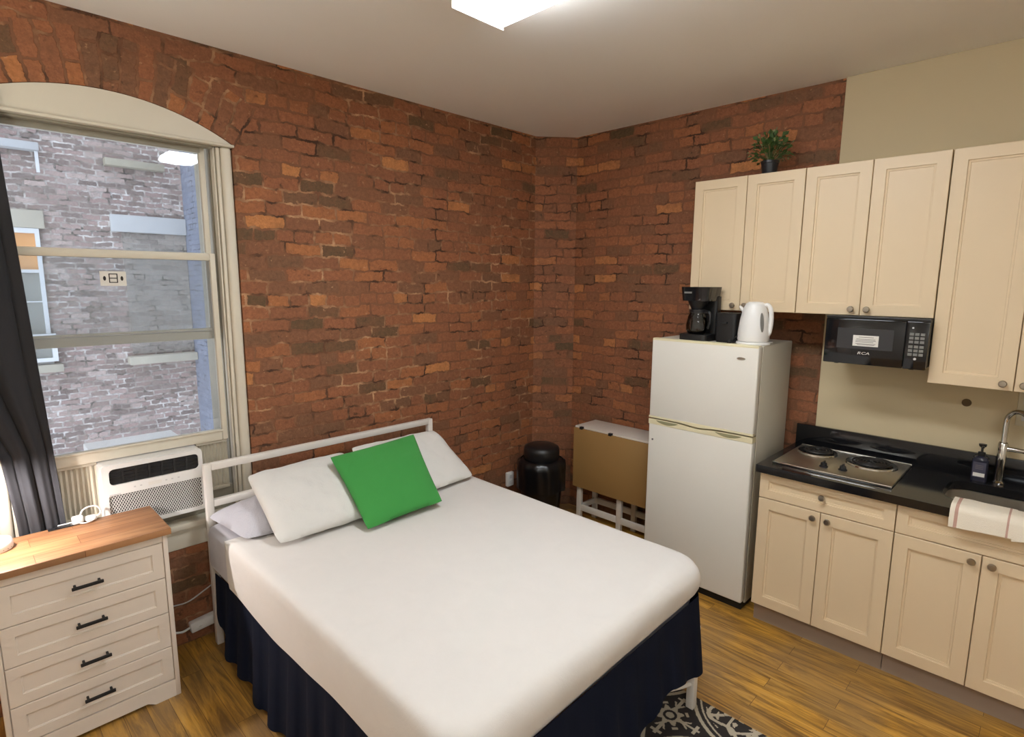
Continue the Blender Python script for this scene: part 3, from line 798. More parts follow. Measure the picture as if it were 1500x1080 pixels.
# ------------------------------------------------------------------ shaker fronts
def shaker(bm, fn, u0, u1, v0, v1, thick, frame, rec, slope=.007):
    """panel front with recessed field; fn(u,v,w) with w outwards; front at w=0, back at w=-thick"""
    def R(i, w): return [bm.verts.new(fn(u, v, w)) for u, v in ((u0 + i, v0 + i), (u1 - i, v0 + i), (u1 - i, v1 - i), (u0 + i, v1 - i))]
    loops = [R(0, -thick), R(0, -.002), R(.002, 0), R(frame, 0), R(frame + .001, -rec * .55), R(frame + slope, -rec * .7), R(frame + slope + .001, -rec)]
    bm.faces.new(loops[0][::-1])
    for a, c in zip(loops, loops[1:]): skin(bm, a, c)
    bm.faces.new(loops[-1]); return bm
def knob(fn, u, v, parent, mat, r=.0155):
    b = BM(); prof = [(.006, 0), (.006, .010), (.011, .014), (r, .018), (r, .022), (r * .8, .026), (0, .027)]
    n = 20; prev = None
    for rr, h in prof:
        cur = [b.verts.new(fn(u, v, h))] if rr == 0 else [b.verts.new(fn(u + rr * math.cos(2 * PI * i / n), v + rr * math.sin(2 * PI * i / n), h)) for i in range(n)]
        if prev:
            if len(cur) == 1:
                for i in range(n): b.faces.new((prev[i], prev[(i + 1) % n], cur[0]))
            else: skin(b, prev, cur)
        prev = cur
    return obj('knob', b, mat, parent, 40)

# ------------------------------------------------------------------ dresser
dr = thing('dresser', 'whitewashed four-drawer dresser with rustic wood top below the window', 'dresser', (-3.305, -.19, 0))
DX0, DX1, DYF = -3.602, -3.017, -.385
b = BM(); box(b, DX0 + .018, DX1 - .018, -.364, -.056, .03, .772); obj('carcass', b, M['dresser'], dr, 0)
for x0, x1 in ((DX0, DX0 + .018), (DX1 - .018, DX1)):
    b = BM(); box(b, x0, x1, DYF, -.054, 0, .772, .002); obj('side_panel', b, M['dresser'], dr)
b = BM(); box(b, DX0 - .014, DX1 + .014, -.402, -.052, .772, .800, .003); tp = obj('tabletop', b, M['dresser_top'], dr)
dfn = lambda u, v, w: (u, DYF + .004 - w, v)
b = BM(); box(b, DX0 + .018, DX1 - .018, DYF + .004, -.364, .738, .772, .001); obj('top_rail', b, M['dresser'], dr)
zs = [(.574, .735), (.409, .571), (.245, .406), (.084, .242)]
for z0, z1 in zs:
    b = BM(); shaker(b, dfn, DX0 + .020, DX1 - .020, z0, z1, .018, .042, .006, .004); dw = obj('drawer', b, M['dresser'], dr, 25)
    zc = (z0 + z1) / 2 + .002; xc = -3.309
    b = BM(); box(b, xc - .052, xc + .052, DYF - .026, DYF - .016, zc - .0062, zc + .0062, .002)
    for x in (xc - .04, xc + .04): box(b, x - .004, x + .004, DYF - .017, DYF + .009, zc - .004, zc + .004)
    obj('handle', b, M['black_matte'], dw, 30)
b = BM()
prism(b, [(DX0 + .018, 0), (DX0 + .10, 0), (DX0 + .13, .018), (DX1 - .13, .018), (DX1 - .10, 0), (DX1 - .018, 0), (DX1 - .018, .08), (DX0 + .018, .08)], lambda u, v, d: (u, d, v), DYF + .002, -.364)
obj('plinth', b, M['dresser'], dr, 0)
b = BM(); box(b, -3.385, -3.275, -.084, -.058, .8002, .8035, .001); cs = obj('charging_strip', b, M['black'], dr)
for x in (-3.352, -3.30):
    b = BM(); box(b, x - .01, x + .01, -.077, -.065, .8035, .8040); obj('socket', b, M['black_gloss'], cs, 0)

# charger with a coiled cable on the strip
ch = thing('phone_charger', 'white plug-in phone charger with looped cable on dresser top', 'charger', (-3.275, -.07, .8035))
CY, CZ = -.038, .014
b = BM(); box(b, -3.302, -3.262, -.05 + CY, -.018 + CY, .7895 + CZ, .822 + CZ, .006); obj('plug', b, M['white'], ch)
b = BM(); box(b, -3.256, -3.214, -.052 + CY, -.016 + CY, .7895 + CZ, .811 + CZ, .009, 3); obj('plug', b, M['white'], ch)
b = BM(); tube(b, smooth_path([(-3.27, -.034, .822), (-3.262, -.034, .842), (-3.24, -.032, .852), (-3.212, -.03, .848), (-3.198, -.03, .83), (-3.20, -.034, .81), (-3.216, -.034, .803)]), .0036, 8)
tube(b, smooth_path([(-3.225, -.05, .795), (-3.245, -.062, .794), (-3.27, -.058, .793), (-3.29, -.024, .794), (-3.32, -.0165, .7925), (-3.35, -.0165, .7925)]), .0028, 8)
bmesh.ops.translate(b, verts=b.verts, vec=(0, CY, CZ)); obj('cable', b, M['white'], ch, 60)

# table lamp at the left end
lp = thing('table_lamp', 'white table lamp with rounded base on the left end of dresser', 'lamp', (-3.558, -.148, .800))
LX, LY = -3.558, -.148
b = BM(); lathe(b, [(0, .800), (.054, .800), (.058, .806), (.058, .830), (.052, .840), (.040, .844), (0, .845)], (LX, LY, 0), 40); lb = obj('lamp_base', b, M['white'], lp, 40)
b = BM()
for i in range(22):
    a = 2 * PI * i / 22; c = Vector((LX + .0582 * math.cos(a), LY + .0582 * math.sin(a), .810)); tube(b, [c - Vector((math.cos(a), math.sin(a), 0)) * .002, c + Vector((math.cos(a), math.sin(a), 0)) * .0006], .0016, 6)
obj('vent_hole', b, M['grey_mid'], lb, 0)
b = BM(); tube(b, [(LX - .01, LY, .843), (LX - .03, LY - .03, .98), (LX - .052, LY - .095, 1.20)], .006, 12); obj('stem', b, M['white'], lp)
SXC = LX - .052; LY -= .095
b = BM(); lathe(b, [(.060, 1.128), (.060, 1.30), (.058, 1.30), (.058, 1.128), (.060, 1.128)], (SXC, LY, 0), 40); obj('lamp_shade', b, M['lamp_shade'], lp, 40)
b = BM(); lathe(b, [(0, 1.295), (.058, 1.295), (.058, 1.299), (0, 1.299)], (SXC, LY, 0), 32); obj('shade_cap', b, M['lamp_shade'], lp, 40)
b = BM(); lathe(b, [(0, 1.127), (.008, 1.129), (.012, 1.137), (.010, 1.15), (.007, 1.16), (0, 1.162)], (SXC + .008, LY + .01, 0), 20)
obj('bulb', b, emit('lit_bulb', (1, .93, .92, 1), 3800.0), lp, 60)

# ------------------------------------------------------------------ cables by the bed
ps = thing('power_strip', 'white power strip on the brick wall between dresser and bed', 'power strip', (-2.85, -.02, .06))
b = BM(); box(b, -2.875, -2.70, -.045, -.004, .07, .125, .008)
bmesh.ops.rotate(b, verts=b.verts, cent=(-2.79, 0, .10), matrix=Matrix.Rotation(-.10, 3, 'Y')); obj('housing', b, M['white'], ps)
b = BM(); box(b, -2.835, -2.822, -.049, -.044, .085, .092); obj('switch', b, M['label'], ps, 0)
b = BM(); tube(b, smooth_path([(-2.874, -.025, .09), (-2.91, -.03, .085), (-2.95, -.02, .09), (-3.0, -.012, .08)]), .006, 8); obj('cord', b, M['white'], ps, 60)
b = BM(); tube(b, smooth_path([(-3.02, -.02, .25), (-2.93, -.02, .235), (-2.87, -.02, .232), (-2.80, -.02, .26), (-2.72, -.02, .30), (-2.68, -.02, .33)]), .0035, 8)
cd = obj('cord', b, M['grey_light'], None, 60, loc=(-2.85, -.02, .23)); tag(cd, 'thin grey cord sagging across brick between dresser and bed', 'cord')
# wall outlet behind the bed
ou = thing('wall_outlet', 'white wall outlet box on brick beside the black bin', 'outlet', (-.53, -.01, .27))
b = BM(); box(b, -.565, -.495, -.03, -.0005, .245, .36, .006); obj('cover_plate', b, M['white'], ou)
b = BM()
for z in (.278, .325): box(b, -.545, -.515, -.0315, -.0298, z - .014, z + .014, .001)
obj('receptacle', b, M['grey_light'], ou)

# ------------------------------------------------------------------ bin
bn = thing('trash_bin', 'black rounded trash bin in the brick corner beyond the bed', 'bin', (-.475, -.305, 0))
c = (-.475, -.305, 0)
b = BM(); lathe(b, [(0, 0), (.135, 0), (.142, .01), (.168, .47), (.170, .50), (.155, .525), (.135, .53), (0, .53)], c, 44); obj('bin_body', b, M['bag'], bn, 50)
b = BM(); lathe(b, [(.133, .53), (.136, .535), (.138, .60), (.13, .625), (.10, .638), (0, .642)], c, 44); obj('lid', b, M['black'], bn, 50)
b = BM(); n = 90; rows = []
for r0, z in ((.160, .530), (.182, .515), (.188, .47), (.187, .40), (.185, .30)):
    rows.append([b.verts.new((c[0] + (r0 + .004 * math.sin(i * 13 / n * 2 * PI + z * 9) * (z < .52)) * math.cos(2 * PI * i / n), c[1] + (r0 + .004 * math.sin(i * 13 / n * 2 * PI + z * 9) * (z < .52)) * math.sin(2 * PI * i / n), z + .008 * math.sin(i * 7 / n * 2 * PI) * (z < .38))) for i in range(n)])
for a, c2 in zip(rows, rows[1:]): skin(b, a, c2)
obj('bin_liner', b, M['bag'], bn, 60)

# ------------------------------------------------------------------ folding table
ft = thing('folding_table', 'folded gateleg table with tan drop leaf beside the fridge', 'table', (-.17, -.87, 0))
TY0, TY1 = -1.255, -.487
b = BM(); box(b, -.296, -.04, TY0, TY1, .774, .792, .002); obj('tabletop', b, M['table_white'], ft)
b = BM(); box(b, -.314, -.298, TY0, TY1, .318, .780, .002); lf = obj('drop_leaf', b, M['tan'], ft); lf['label'] = 'tan hanging leaf'
b = BM(); box(b, -.06, -.043, TY0, TY1, .318, .772, .002); obj('drop_leaf', b, M['table_white'], ft)
for y in (-.555, -.815, -1.20):
    b = BM(); box(b, -.3155, -.292, y - .014, y + .014, .774, .7935, .001); obj('hinge', b, M['black_matte'], ft)
for y in (-.53, -.895, -1.23):
    b = BM(); box(b, -.29, -.262, y - .02, y + .02, 0, .774, .002); obj('leg', b, M['table_white'], ft)
    b = BM(); box(b, -.09, -.064, y - .02, y + .02, 0, .774, .002); obj('leg', b, M['table_white'], ft)
for x0 in (-.288, -.088):
    for y0, y1 in ((-.875, -.55), (-1.21, -.915)):
        b = BM(); box(b, x0, x0 + .022, y0, y1, .125, .170, .002); obj('stretcher', b, M['table_white'], ft)
for y in (-.53, -1.23):
    b = BM(); box(b, -.262, -.09, y - .01, y + .01, .125, .165, .002); obj('stretcher', b, M['table_white'], ft)
b = BM(); box(b, -.262, -.09, -1.245, -.51, .65, .774, .002); obj('apron_box', b, M['table_white'], ft)

# ------------------------------------------------------------------ refrigerator
FX, FL, FR, FT, FM, FB = -.5615, -1.2743, -1.9185, 1.5325, 1.0256, .03
fr = thing('refrigerator', 'white top-freezer refrigerator beside the base cabinets', 'refrigerator', (-.31, -1.596, 0))
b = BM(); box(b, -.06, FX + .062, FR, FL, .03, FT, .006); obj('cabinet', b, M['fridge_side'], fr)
b = BM(); box(b, FX + .05, FX + .0615, FR + .006, FL - .006, .05, FT - .008); obj('gasket', b, M['gasket'], fr, 0)
ffn = lambda u, v, w: (FX - w, -u, v)
b = BM(); box(b, FX, FX + .05, FR, FL, 1.038, FT, .009, 3); fz = obj('freezer_door', b, M['fridge'], fr)
b = BM(); box(b, FX, FX + .05, FR, FL, .052, 1.004, .009, 3); fd = obj('fridge_door', b, M['fridge'], fr)
b = BM(); box(b, FX - .0005, FX + .048, FR + .003, FL - .003, FT - .012, FT + .004, .004); obj('top_trim', b, M['fridge_yellow'], fz)
# yellowed handle band: wavy top edge with two finger scoops
N = 40; up = []; lo = []
for i in range(N + 1):
    t = i / N; y = FL + (FR - FL) * t
    up.append((y, 1.031 - .010 * math.exp(-((t - .5) / .13) ** 2))); lo.append((y, 1.000))
b = BM(); prism(b, up + lo[::-1], lambda u, v, d: (d, u, v), FX - .002, FX + .048); hb = obj('handle_band', b, M['fridge_yellow'], fd, 30)
b = BM(); prism(b, [(FL + (FR - FL) * i / N, 1.0405 - .010 * math.exp(-((i / N - .5) / .13) ** 2)) for i in range(N + 1)] + [(FR, 1.052), (FL, 1.052)], lambda u, v, d: (d, u, v), FX - .0015, FX + .04); obj('lower_trim', b, M['fridge_yellow'], fz, 30)
for a0, a1 in ((-1.325, -1.475), (-1.705, -1.86)):
    b = BM(); pts = []
    for i in range(17): 
        t = i / 16; pts.append((a0 + (a1 - a0) * t, 1.0275 - .020 * math.sin(PI * t) ** .7))
    prism(b, pts, lambda u, v, d: (d, u, v), FX - .0035, FX - .0015); obj('finger_scoop', b, M['olive'], hb, 30)
b = BM(); lathe(b, [(0, 0), (.024, 0), (.022, -.003), (0, -.004)], (FX, -1.825, 1.461), 28, 'x', 1, .33); obj('badge', b, M['nickel'], fz, 30)
b = BM(); lathe(b, [(.006, 0), (.006, -.003), (0, -.004)], (FX, -1.306, .902), 14, 'x'); obj('lock', b, M['grey_mid'], fd)
b = BM(); box(b, FX + .03, -.08, FR + .01, FL - .01, .0, .05); obj('kick_grille', b, M['black_matte'], fr, 0)

# ------------------------------------------------------------------ coffee maker, toaster, kettle on the fridge
Z1 = FT + .0005
cm = thing('coffee_maker', 'black drip coffee maker with glass carafe on the fridge top', 'coffee maker', (-.45, -1.51, Z1))
b = BM(); prism(b, rrect(-.53, -.345, -1.60, -1.425, .03), lambda u, v, d: (u, v, d), Z1, Z1 + .038); obj('base', b, M['black'], cm, 30)
b = BM(); prism(b, rrect(-.405, -.343, -1.602, -1.43, .02), lambda u, v, d: (u, v, d), Z1 + .036, 1.79); obj('water_tank', b, M['black'], cm, 30)
b = BM(); prism(b, rrect(-.53, -.343, -1.602, -1.425, .022), lambda u, v, d: (-.43 + (u + .43) * (1 if d > 1.77 else .93), -1.514 + (v + 1.514) * (1 if d > 1.77 else .9), d), 1.765, 1.846); obj('brew_head', b, M['black_gloss'], cm, 30)
b = BM(); lathe(b, [(.035, 1.715), (.062, 1.766), (0, 1.766)], (-.468, -1.512, 0), 28); obj('filter_basket', b, M['black'], cm, 40)
b = BM(); box(b, -.533, -.529, -1.50, -1.455, 1.808, 1.818); obj('nameplate', b, M['grey_mid'], cm, 0)
cfr = (-.468, -1.512, 0)
b = BM(); lathe(b, [(0, Z1 + .04), (.05, Z1 + .04), (.062, Z1 + .06), (.064, Z1 + .09), (.054, Z1 + .14), (.042, Z1 + .165), (.046, Z1 + .178)], cfr, 32); cf = obj('carafe', b, M['glass_clear'], cm, 60)
b = BM(); lathe(b, [(.0425, Z1 + .163), (.048, Z1 + .164), (.048, Z1 + .181), (.02, Z1 + .184), (0, Z1 + .184)], cfr, 32); obj('carafe_lid', b, M['black'], cf, 40)
b = BM(); tube(b, smooth_path([(-.475, -1.555, Z1 + .17), (-.485, -1.592, Z1 + .165), (-.487, -1.60, Z1 + .12), (-.484, -1.588, Z1 + .075)]), .009, 10); obj('carafe_handle', b, M['black'], cf, 60)
b = BM(); tube(b, smooth_path([(-.36, -1.60, Z1 + .012), (-.42, -1.70, Z1 + .01), (-.47, -1.735, Z1 + .012), (-.485, -1.755, Z1 + .035), (-.465, -1.77, Z1 + .048), (-.45, -1.765, Z1 + .03), (-.475, -1.75, Z1 + .012), (-.505, -1.735, Z1 + .01)]), .0048, 8)
box(b, -.53, -.505, -1.745, -1.725, Z1 + .002, Z1 + .022, .004); obj('power_cord', b, M['black_matte'], cm, 60)
to = thing('toaster', 'plain black toaster between the coffee maker and white kettle', 'toaster', (-.40, -1.68, Z1))
b = BM(); prism(b, rrect(-.475, -.335, -1.745, -1.625, .018), lambda u, v, d: (u, v, d), Z1 + .006, 1.70)
es = [e for e in b.edges if all(v.co.z > 1.69 for v in e.verts) and len(e.link_faces) == 2 and any(abs(f.normal.z) < .5 for f in e.link_faces)]
obj('housing', b, M['black'], to, 30)
b = BM()
for y in (-1.665, -1.705): box(b, -.46, -.35, y - .008, y + .008, 1.699, 1.7015)
obj('bread_slot', b, M['black_matte'], to, 0)
b = BM(); box(b, -.488, -.475, -1.70, -1.67, 1.64, 1.652, .002); obj('lever', b, M['black_matte'], to)
b = BM(); box(b, -.465, -.345, -1.735, -1.635, Z1, Z1 + .007); obj('foot', b, M['black_matte'], to, 0)

ke = thing('electric_kettle', 'white electric kettle with grey water gauge on fridge top', 'kettle', (-.43, -1.835, Z1))
kc = (-.44, -1.835, 0)
b = BM(); lathe(b, [(0, Z1), (.088, Z1), (.09, Z1 + .006), (.086, Z1 + .016), (0, Z1 + .017)], kc, 40); kb = obj('power_base', b, M['white'], ke, 40)
b = BM(); tube(b, smooth_path([(-.37, -1.885, Z1 + .008), (-.33, -1.895, Z1 + .006), (-.29, -1.88, Z1 + .006), (-.25, -1.82, Z1 + .006), (-.2, -1.76, Z1 + .006)]), .005, 8); obj('power_cord', b, M['white'], kb, 60)
b = BM(); lathe(b, [(0, Z1 + .017), (.080, Z1 + .018), (.083, Z1 + .03), (.082, Z1 + .07), (.074, Z1 + .14), (.062, Z1 + .195), (.052, Z1 + .216)], kc, 40); kd = obj('jug', b, M['white'], ke, 50)
b = BM(); lathe(b, [(.053, Z1 + .214), (.050, Z1 + .224), (.036, Z1 + .233), (0, Z1 + .236)], kc, 40); obj('lid', b, M['white'], ke, 50)
hd = Vector((.10, -.995, 0)).normalized(); kv = Vector(kc)
def kp(r, z): return kv + hd * r + Vector((0, 0, z))
b = BM(); tube(b, smooth_path([kp(.048, Z1 + .214), kp(.064, Z1 + .218), kp(.080, Z1 + .198), kp(.087, Z1 + .155), kp(.087, Z1 + .11), kp(.082, Z1 + .072), kp(.074, Z1 + .05)]), [.012] * 37, 12); obj('handle', b, M['white'], ke, 60)
gd = Vector((-.62, -.78, 0)).normalized(); gt = Vector((-gd.y, gd.x, 0))
b = BM(); ra = []; 
for s_ in (.0, .0035):
    lp_ = []
    for i in range(20):
        a = 2 * PI * i / 20; zz = Z1 + .125 + .052 * math.sin(a); rad = .0835 - (.0835 - .066) * max(0, (zz - Z1 - .07)) / .12 + s_
        off_ = .010 * math.cos(a); lp_.append(b.verts.new(kv + gd * rad + gt * off_ + Vector((0, 0, zz))))
    ra.append(lp_)
skin(b, *ra); b.faces.new(ra[1]); obj('water_gauge', b, M['grey_mid'], ke, 40)
sd = Vector((-.10, .995, 0))
b = BM(); q0 = ring(b, kv + sd * .050 + Vector((0, 0, Z1 + .17)), Vector((0, 0, 1)), Vector((1, 0, 0)), .022, .02, 14); q1 = ring(b, kv + sd * .082 + Vector((0, 0, Z1 + .205)), Vector((0, 0, 1)), Vector((1, 0, 0)), .008, .01, 14); skin(b, q0, q1); b.faces.new(q1); obj('spout', b, M['white'], ke, 60)

# ------------------------------------------------------------------ upper cabinets
XU = -.325
ufn = lambda u, v, w: (XU - w, -u, v)      # u = -y
def upper(label, ya, ym, yb, z0, z1, knobs):
    r = thing('wall_cabinet', label, 'cabinet', (-.17, (ya + yb) / 2, z0), 'cream wall cabinets over the kitchen run')
    b = BM(); box(b, XU + .021, -.0215, yb + .0015, ya - .0015, z0, z1, .001, 1); obj('carcass', b, M['cab_in'], r)
    for (a, c, ku) in ((ya, ym, -ym - .037), (ym, yb, -ym + .034)):
        b = BM(); shaker(b, ufn, -a + .0018, -c - .0018, z0 + .001, z1 - .001, .02, .054, .012, .010); d = obj('door', b, M['cab'], r, 25)
        knob(ufn, ku, z0 + .032, d, M['nickel'])
    return r
upper('short cream two-door wall cabinet above the fridge, nearest the corner', -1.3792, -1.6963, -2.0045, 1.7089, 2.4721, 1)
upper('short cream two-door wall cabinet directly above the black microwave', -2.0055, -2.3125, -2.6215, 1.7089, 2.4721, 1)
upper('tall cream wall cabinet hanging lower than the others above the sink', -2.6235, -2.9353, -3.246, 1.4028, 2.4721, 1)

# ------------------------------------------------------------------ plant on the cabinets
pl = thing('potted_plant', 'small bushy green plant in black pot atop wall cabinets', 'plant', (-.2, -1.765, 2.4725))
pc = (-.2, -1.765, 0); zt = 2.4725
b = BM(); lathe(b, [(0, zt), (.036, zt), (.046, zt + .07), (.049, zt + .072), (.049, zt + .084), (.043, zt + .084), (.041, zt + .07), (0, zt + .07)], pc, 28); obj('pot', b, M['pot'], pl, 40)
for nm, mt, cnt, sd_ in (('foliage', 'leaf', 210, 3), ('leaf_tips', 'leaf_pale', 46, 9)):
    rnd = random.Random(sd_); b = BM()
    for i in range(cnt):
        th = rnd.uniform(0, 2 * PI); el = rnd.uniform(-.25, 1.5); rr = rnd.uniform(.045, .105) if nm == 'foliage' else rnd.uniform(.08, .125)
        d = Vector((math.cos(th) * math.cos(el), math.sin(th) * math.cos(el), math.sin(el)))
        base = Vector((pc[0], pc[1], zt + .10)) + Vector((d.x * rr, d.y * rr, d.z * rr * 1.15 + .012))
        if base.z < zt + .03: continue
        ln = rnd.uniform(.022, .04) * (1 if nm == 'foliage' else .7); sdv = d.cross(Vector((rnd.uniform(-1, 1), rnd.uniform(-1, 1), 1))).normalized() * ln * .36
        tip = base + (d + Vector((0, 0, rnd.uniform(-.6, .5)))).normalized() * ln; mid = (base + tip) / 2 + Vector((0, 0, .004))
        vs = [b.verts.new(p) for p in (base, mid + sdv, tip, mid - sdv)]; b.faces.new(vs)
        if i % 5 == 0: tube(b, [Vector((pc[0], pc[1], zt + .07)), base], .0013, 4, False)
    lo_ = obj(nm, b, M[mt], pl, 0, recalc=False); lo_['kind'] = 'stuff'

# ------------------------------------------------------------------ microwave
mw = thing('microwave', 'black microwave mounted under the cream wall cabinet', 'microwave', (-.2, -2.40, 1.466))
MXF, ML, MR, MB, MT = -.38, -2.180, -2.6205, 1.466, 1.7075
b = BM(); box(b, MXF + .012, -.022, MR, ML, MB + .008, MT, .003); obj('cabinet', b, M['black'], mw)
mfn = lambda u, v, w: (MXF - w, -u, v)
b = BM(); box(b, MXF, MXF + .012, -2.527, ML, MB, MT - .014, .004); dd = obj('door', b, M['black_gloss'], mw)
b = BM(); box(b, MXF, MXF + .012, MR, -2.529, MB, MT - .014, .004); kpn = obj('control_panel', b, M['black_gloss'], mw)
b = BM(); box(b, MXF + .002, MXF + .012, MR, ML, MT - .013, MT, .002); obj('top_grille', b, M['black'], mw)
b = BM(); box(b, MXF - .0012, MXF, -2.482, -2.238, 1.545, 1.648); obj('door_window', b, M['charcoal_glass'], dd, 0)
b = BM(); box(b, MXF - .0022, MXF - .0012, -2.421, -2.310, 1.560, 1.614); lb_ = obj('label_sticker', b, M['label'], dd, 0)
b = BM()
for z, y0, y1 in ((1.605, -2.40, -2.335), (1.595, -2.408, -2.325), (1.588, -2.41, -2.322), (1.581, -2.40, -2.322), (1.572, -2.41, -2.322), (1.567, -2.405, -2.33)): box(b, MXF - .0027, MXF - .0022, y0, y1, z - .0013, z + .0013)
obj('print_line', b, M['ink_grey'], lb_, 0)
b = text_bm('RCA', .024, .0004, lambda x, y, z: (MXF - .001 - z, -2.362 - x * 1.15 - y * .2, 1.524 + y * .75)); obj('logo_lettering', b, M['label'], dd, 0)
b = BM()
for r_i in range(6):
    for c_i in range(3): y = -2.553 - c_i * .0215; z = 1.634 - r_i * .0185 - (.004 if r_i > 2 else 0); box(b, MXF - .001, MXF, y - .0085, y + .0085, z - .0065, z + .0065)
obj('keypad', b, M['grey_mid'], kpn, 0)
for r_, y, z in ((.006, -2.575, 1.517), (.004, -2.556, 1.664)):
    b = BM(); lathe(b, [(r_, 0), (r_, -.002), (0, -.002)], (MXF, y, z), 16, 'x'); obj('button', b, M['grey_light'], kpn)
for y in (-2.235, -2.56):
    b = BM(); box(b, MXF + .03, MXF + .05, y - .01, y + .01, MB - .006, MB + .009, .002); obj('foot', b, M['black'], mw)

# ------------------------------------------------------------------ base cabinets
XB, XT = -.6065, -.5515
bfn = lambda u, v, w: (XB - w, -u, v)
ZB, ZD, ZTp = .1171, .7312, .8745
def base_unit(label, ya, ym, yb, drawer_knob, inner=True):
    r = thing('base_cabinet', label, 'cabinet', (-.31, (ya + yb) / 2, 0), 'cream base cabinets under the black counter')
    b = BM(); box(b, XB + .021, -.0215, yb + .001, ya - .001, ZB, ZTp if inner else .70, .001, 1)
    if not inner:
        box(b, XB + .021, XB + .04, yb + .001, ya - .001, .70, ZTp); box(b, -.05, -.0215, yb + .001, ya - .001, .70, ZTp); box(b, XB + .04, -.05, ya - .02, ya - .001, .70, ZTp)
    obj('carcass', b, M['cab_in'], r)
    b = BM(); box(b, XT, -.0215, yb + .001, ya - .001, 0, ZB - .001); obj('toe_kick', b, M['toe'], r, 0)
    b = BM(); shaker(b, bfn, -ya + .0018, -yb - .0018, ZD + .0022, ZTp - .001, .02, .045, .012, .010); d = obj('drawer', b, M['cab'], r, 25)
    if drawer_knob: knob(bfn, -(ya + yb) / 2, (ZD + ZTp) / 2 + .010, d, M['nickel'])
    for (a, c, ku) in ((ya, ym, -ym - .032), (ym, yb, -ym + .036)):
        b = BM(); shaker(b, bfn, -a + .0018, -c - .0018, ZB + .001, ZD - .0022, .02, .056, .012, .010); d = obj('door', b, M['cab'], r, 25)
        knob(bfn, ku, ZD - .034, d, M['nickel'])
base_unit('cream base cabinet with knobbed drawer under the two-burner cooktop', -1.9889, -2.2962, -2.6080, True)
base_unit('cream sink base cabinet with knobless drawer front under towel', -2.6090, -2.9254, -3.242, False, inner=False)

# ------------------------------------------------------------------ counter, sink, cooktop
ZC = .9157
ct = thing('countertop', 'polished black granite countertop with low backsplash', 'countertop', (-.33, -2.6, .8755))
sinkhole = rrect(-.50, -.165, -3.19, -2.745, .085, 8)
b = BM(); prism(b, [(-.637, -3.26), (-.0205, -3.26), (-.0205, -1.9756), (-.637, -1.9756)], lambda u, v, d: (u, v, d), .8755, ZC, [sinkhole]); obj('slab', b, M['granite'], ct, 30)
b = BM(); box(b, -.042, -.0205, -3.26, -1.9756, ZC, 1.036, .002); obj('backsplash', b, M['granite'], ct)
sk_ = thing('kitchen_sink', 'stainless steel undermount sink behind the folded towel', 'sink', (-.33, -2.967, .70))
b = BM(); rr = []
for ins, z in ((-.004, .8745), (0, .872), (.004, .76), (.03, .735), (.08, .728)):
    rr.append([b.verts.new((u, v, z)) for u, v in rrect(-.50 + ins, -.165 - ins, -3.19 + ins, -2.745 - ins, max(.085 - ins * .4, .02), 8)])
for a, c in zip(rr, rr[1:]): skin(b, a, c)
b.faces.new(rr[-1]); obj('basin', b, M['steel'], sk_, 40)
b = BM(); lathe(b, [(.04, .7285), (.04, .732), (.03, .733), (.02, .730), (0, .730)], (-.33, -2.967, 0), 28); obj('drain', b, M['chrome'], sk_)

ck = thing('cooktop', 'stainless two-burner electric coil cooktop set into black counter', 'cooktop', (-.32, -2.30, ZC))
b = BM(); box(b, -.555, -.085, -2.570, -2.028, ZC + .0003, ZC + .012, .004); obj('pan', b, M['steel'], ck)
for x0, x1, y0, y1 in ((-.557, -.549, -2.571, -2.027), (-.091, -.083, -2.571, -2.027)):
    b = BM(); box(b, x0, x1, y0, y1, ZC + .0005, ZC + .0145, .003); obj('edge_trim', b, M['chrome'], ck)
for nm_, cy_, cx_, R_ in (('s', -2.150, -.215, .080), ('l', -2.418, -.245, .098)):
    b = BM(); zz = ZC + .012; lathe(b, [(R_ + .022, zz), (R_ + .018, zz + .008), (R_ + .006, zz + .010), (R_ * .9, zz + .002), (.02, zz - .006), (0, zz - .006)], (cx_, cy_, 0), 48); dp = obj('drip_bowl', b, M['chrome'], ck, 50)
    b = BM(); pts = []; turns = 4 if nm_ == 's' else 5
    for i in range(turns * 30 + 1):
        a = 2 * PI * i / 30; r = .018 + (R_ - .022) * i / (turns * 30); pts.append((cx_ + r * math.cos(a), cy_ + r * math.sin(a), zz + .014))
    tube(b, pts, .0058, 8); obj('burner_coil', b, M['coil'], ck, 60)
for y, x in ((-2.252, -.462), (-2.338, -.452)):
    b = BM(); lathe(b, [(.021, ZC + .012), (.021, ZC + .016), (.016, ZC + .019), (.014, ZC + .034), (0, ZC + .036)], (x, y, 0), 24); box(b, x - .018, x + .018, y - .0045, y + .0045, ZC + .026, ZC + .042, .002); obj('knob', b, M['black'], ck)

# ------------------------------------------------------------------ faucet, soap, towel
fa = thing('faucet', 'chrome gooseneck faucet with side lever behind the sink', 'faucet', (-.088, -2.915, ZC))
fx, fy = -.09, -2.917
b = BM(); lathe(b, [(0, ZC), (.026, ZC), (.027, ZC + .008), (.019, ZC + .016), (.0175, ZC + .10), (.019, ZC + .12), (.020, ZC + .20), (.016, ZC + .205)], (fx, fy, 0), 28); obj('base', b, M['chrome'], fa, 40)
sdx, sdy = -.10, -.155
L_ = math.hypot(sdx, sdy); ux, uy = sdx / L_, sdy / L_
pts = [(fx, fy, ZC + .2), (fx, fy, ZC + .27)]
for i in range(13):
    a = PI * i / 12; r = .052; pts.append((fx + ux * (r - r * math.cos(a)), fy + uy * (r - r * math.cos(a)), ZC + .305 + .06 * math.sin(a)))
pts += [(fx + ux * .104, fy + uy * .104, ZC + .26), (fx + ux * .104, fy + uy * .104, ZC + .215)]
b = BM(); tube(b, pts, .0115, 16); obj('spout', b, M['chrome'], fa, 60)
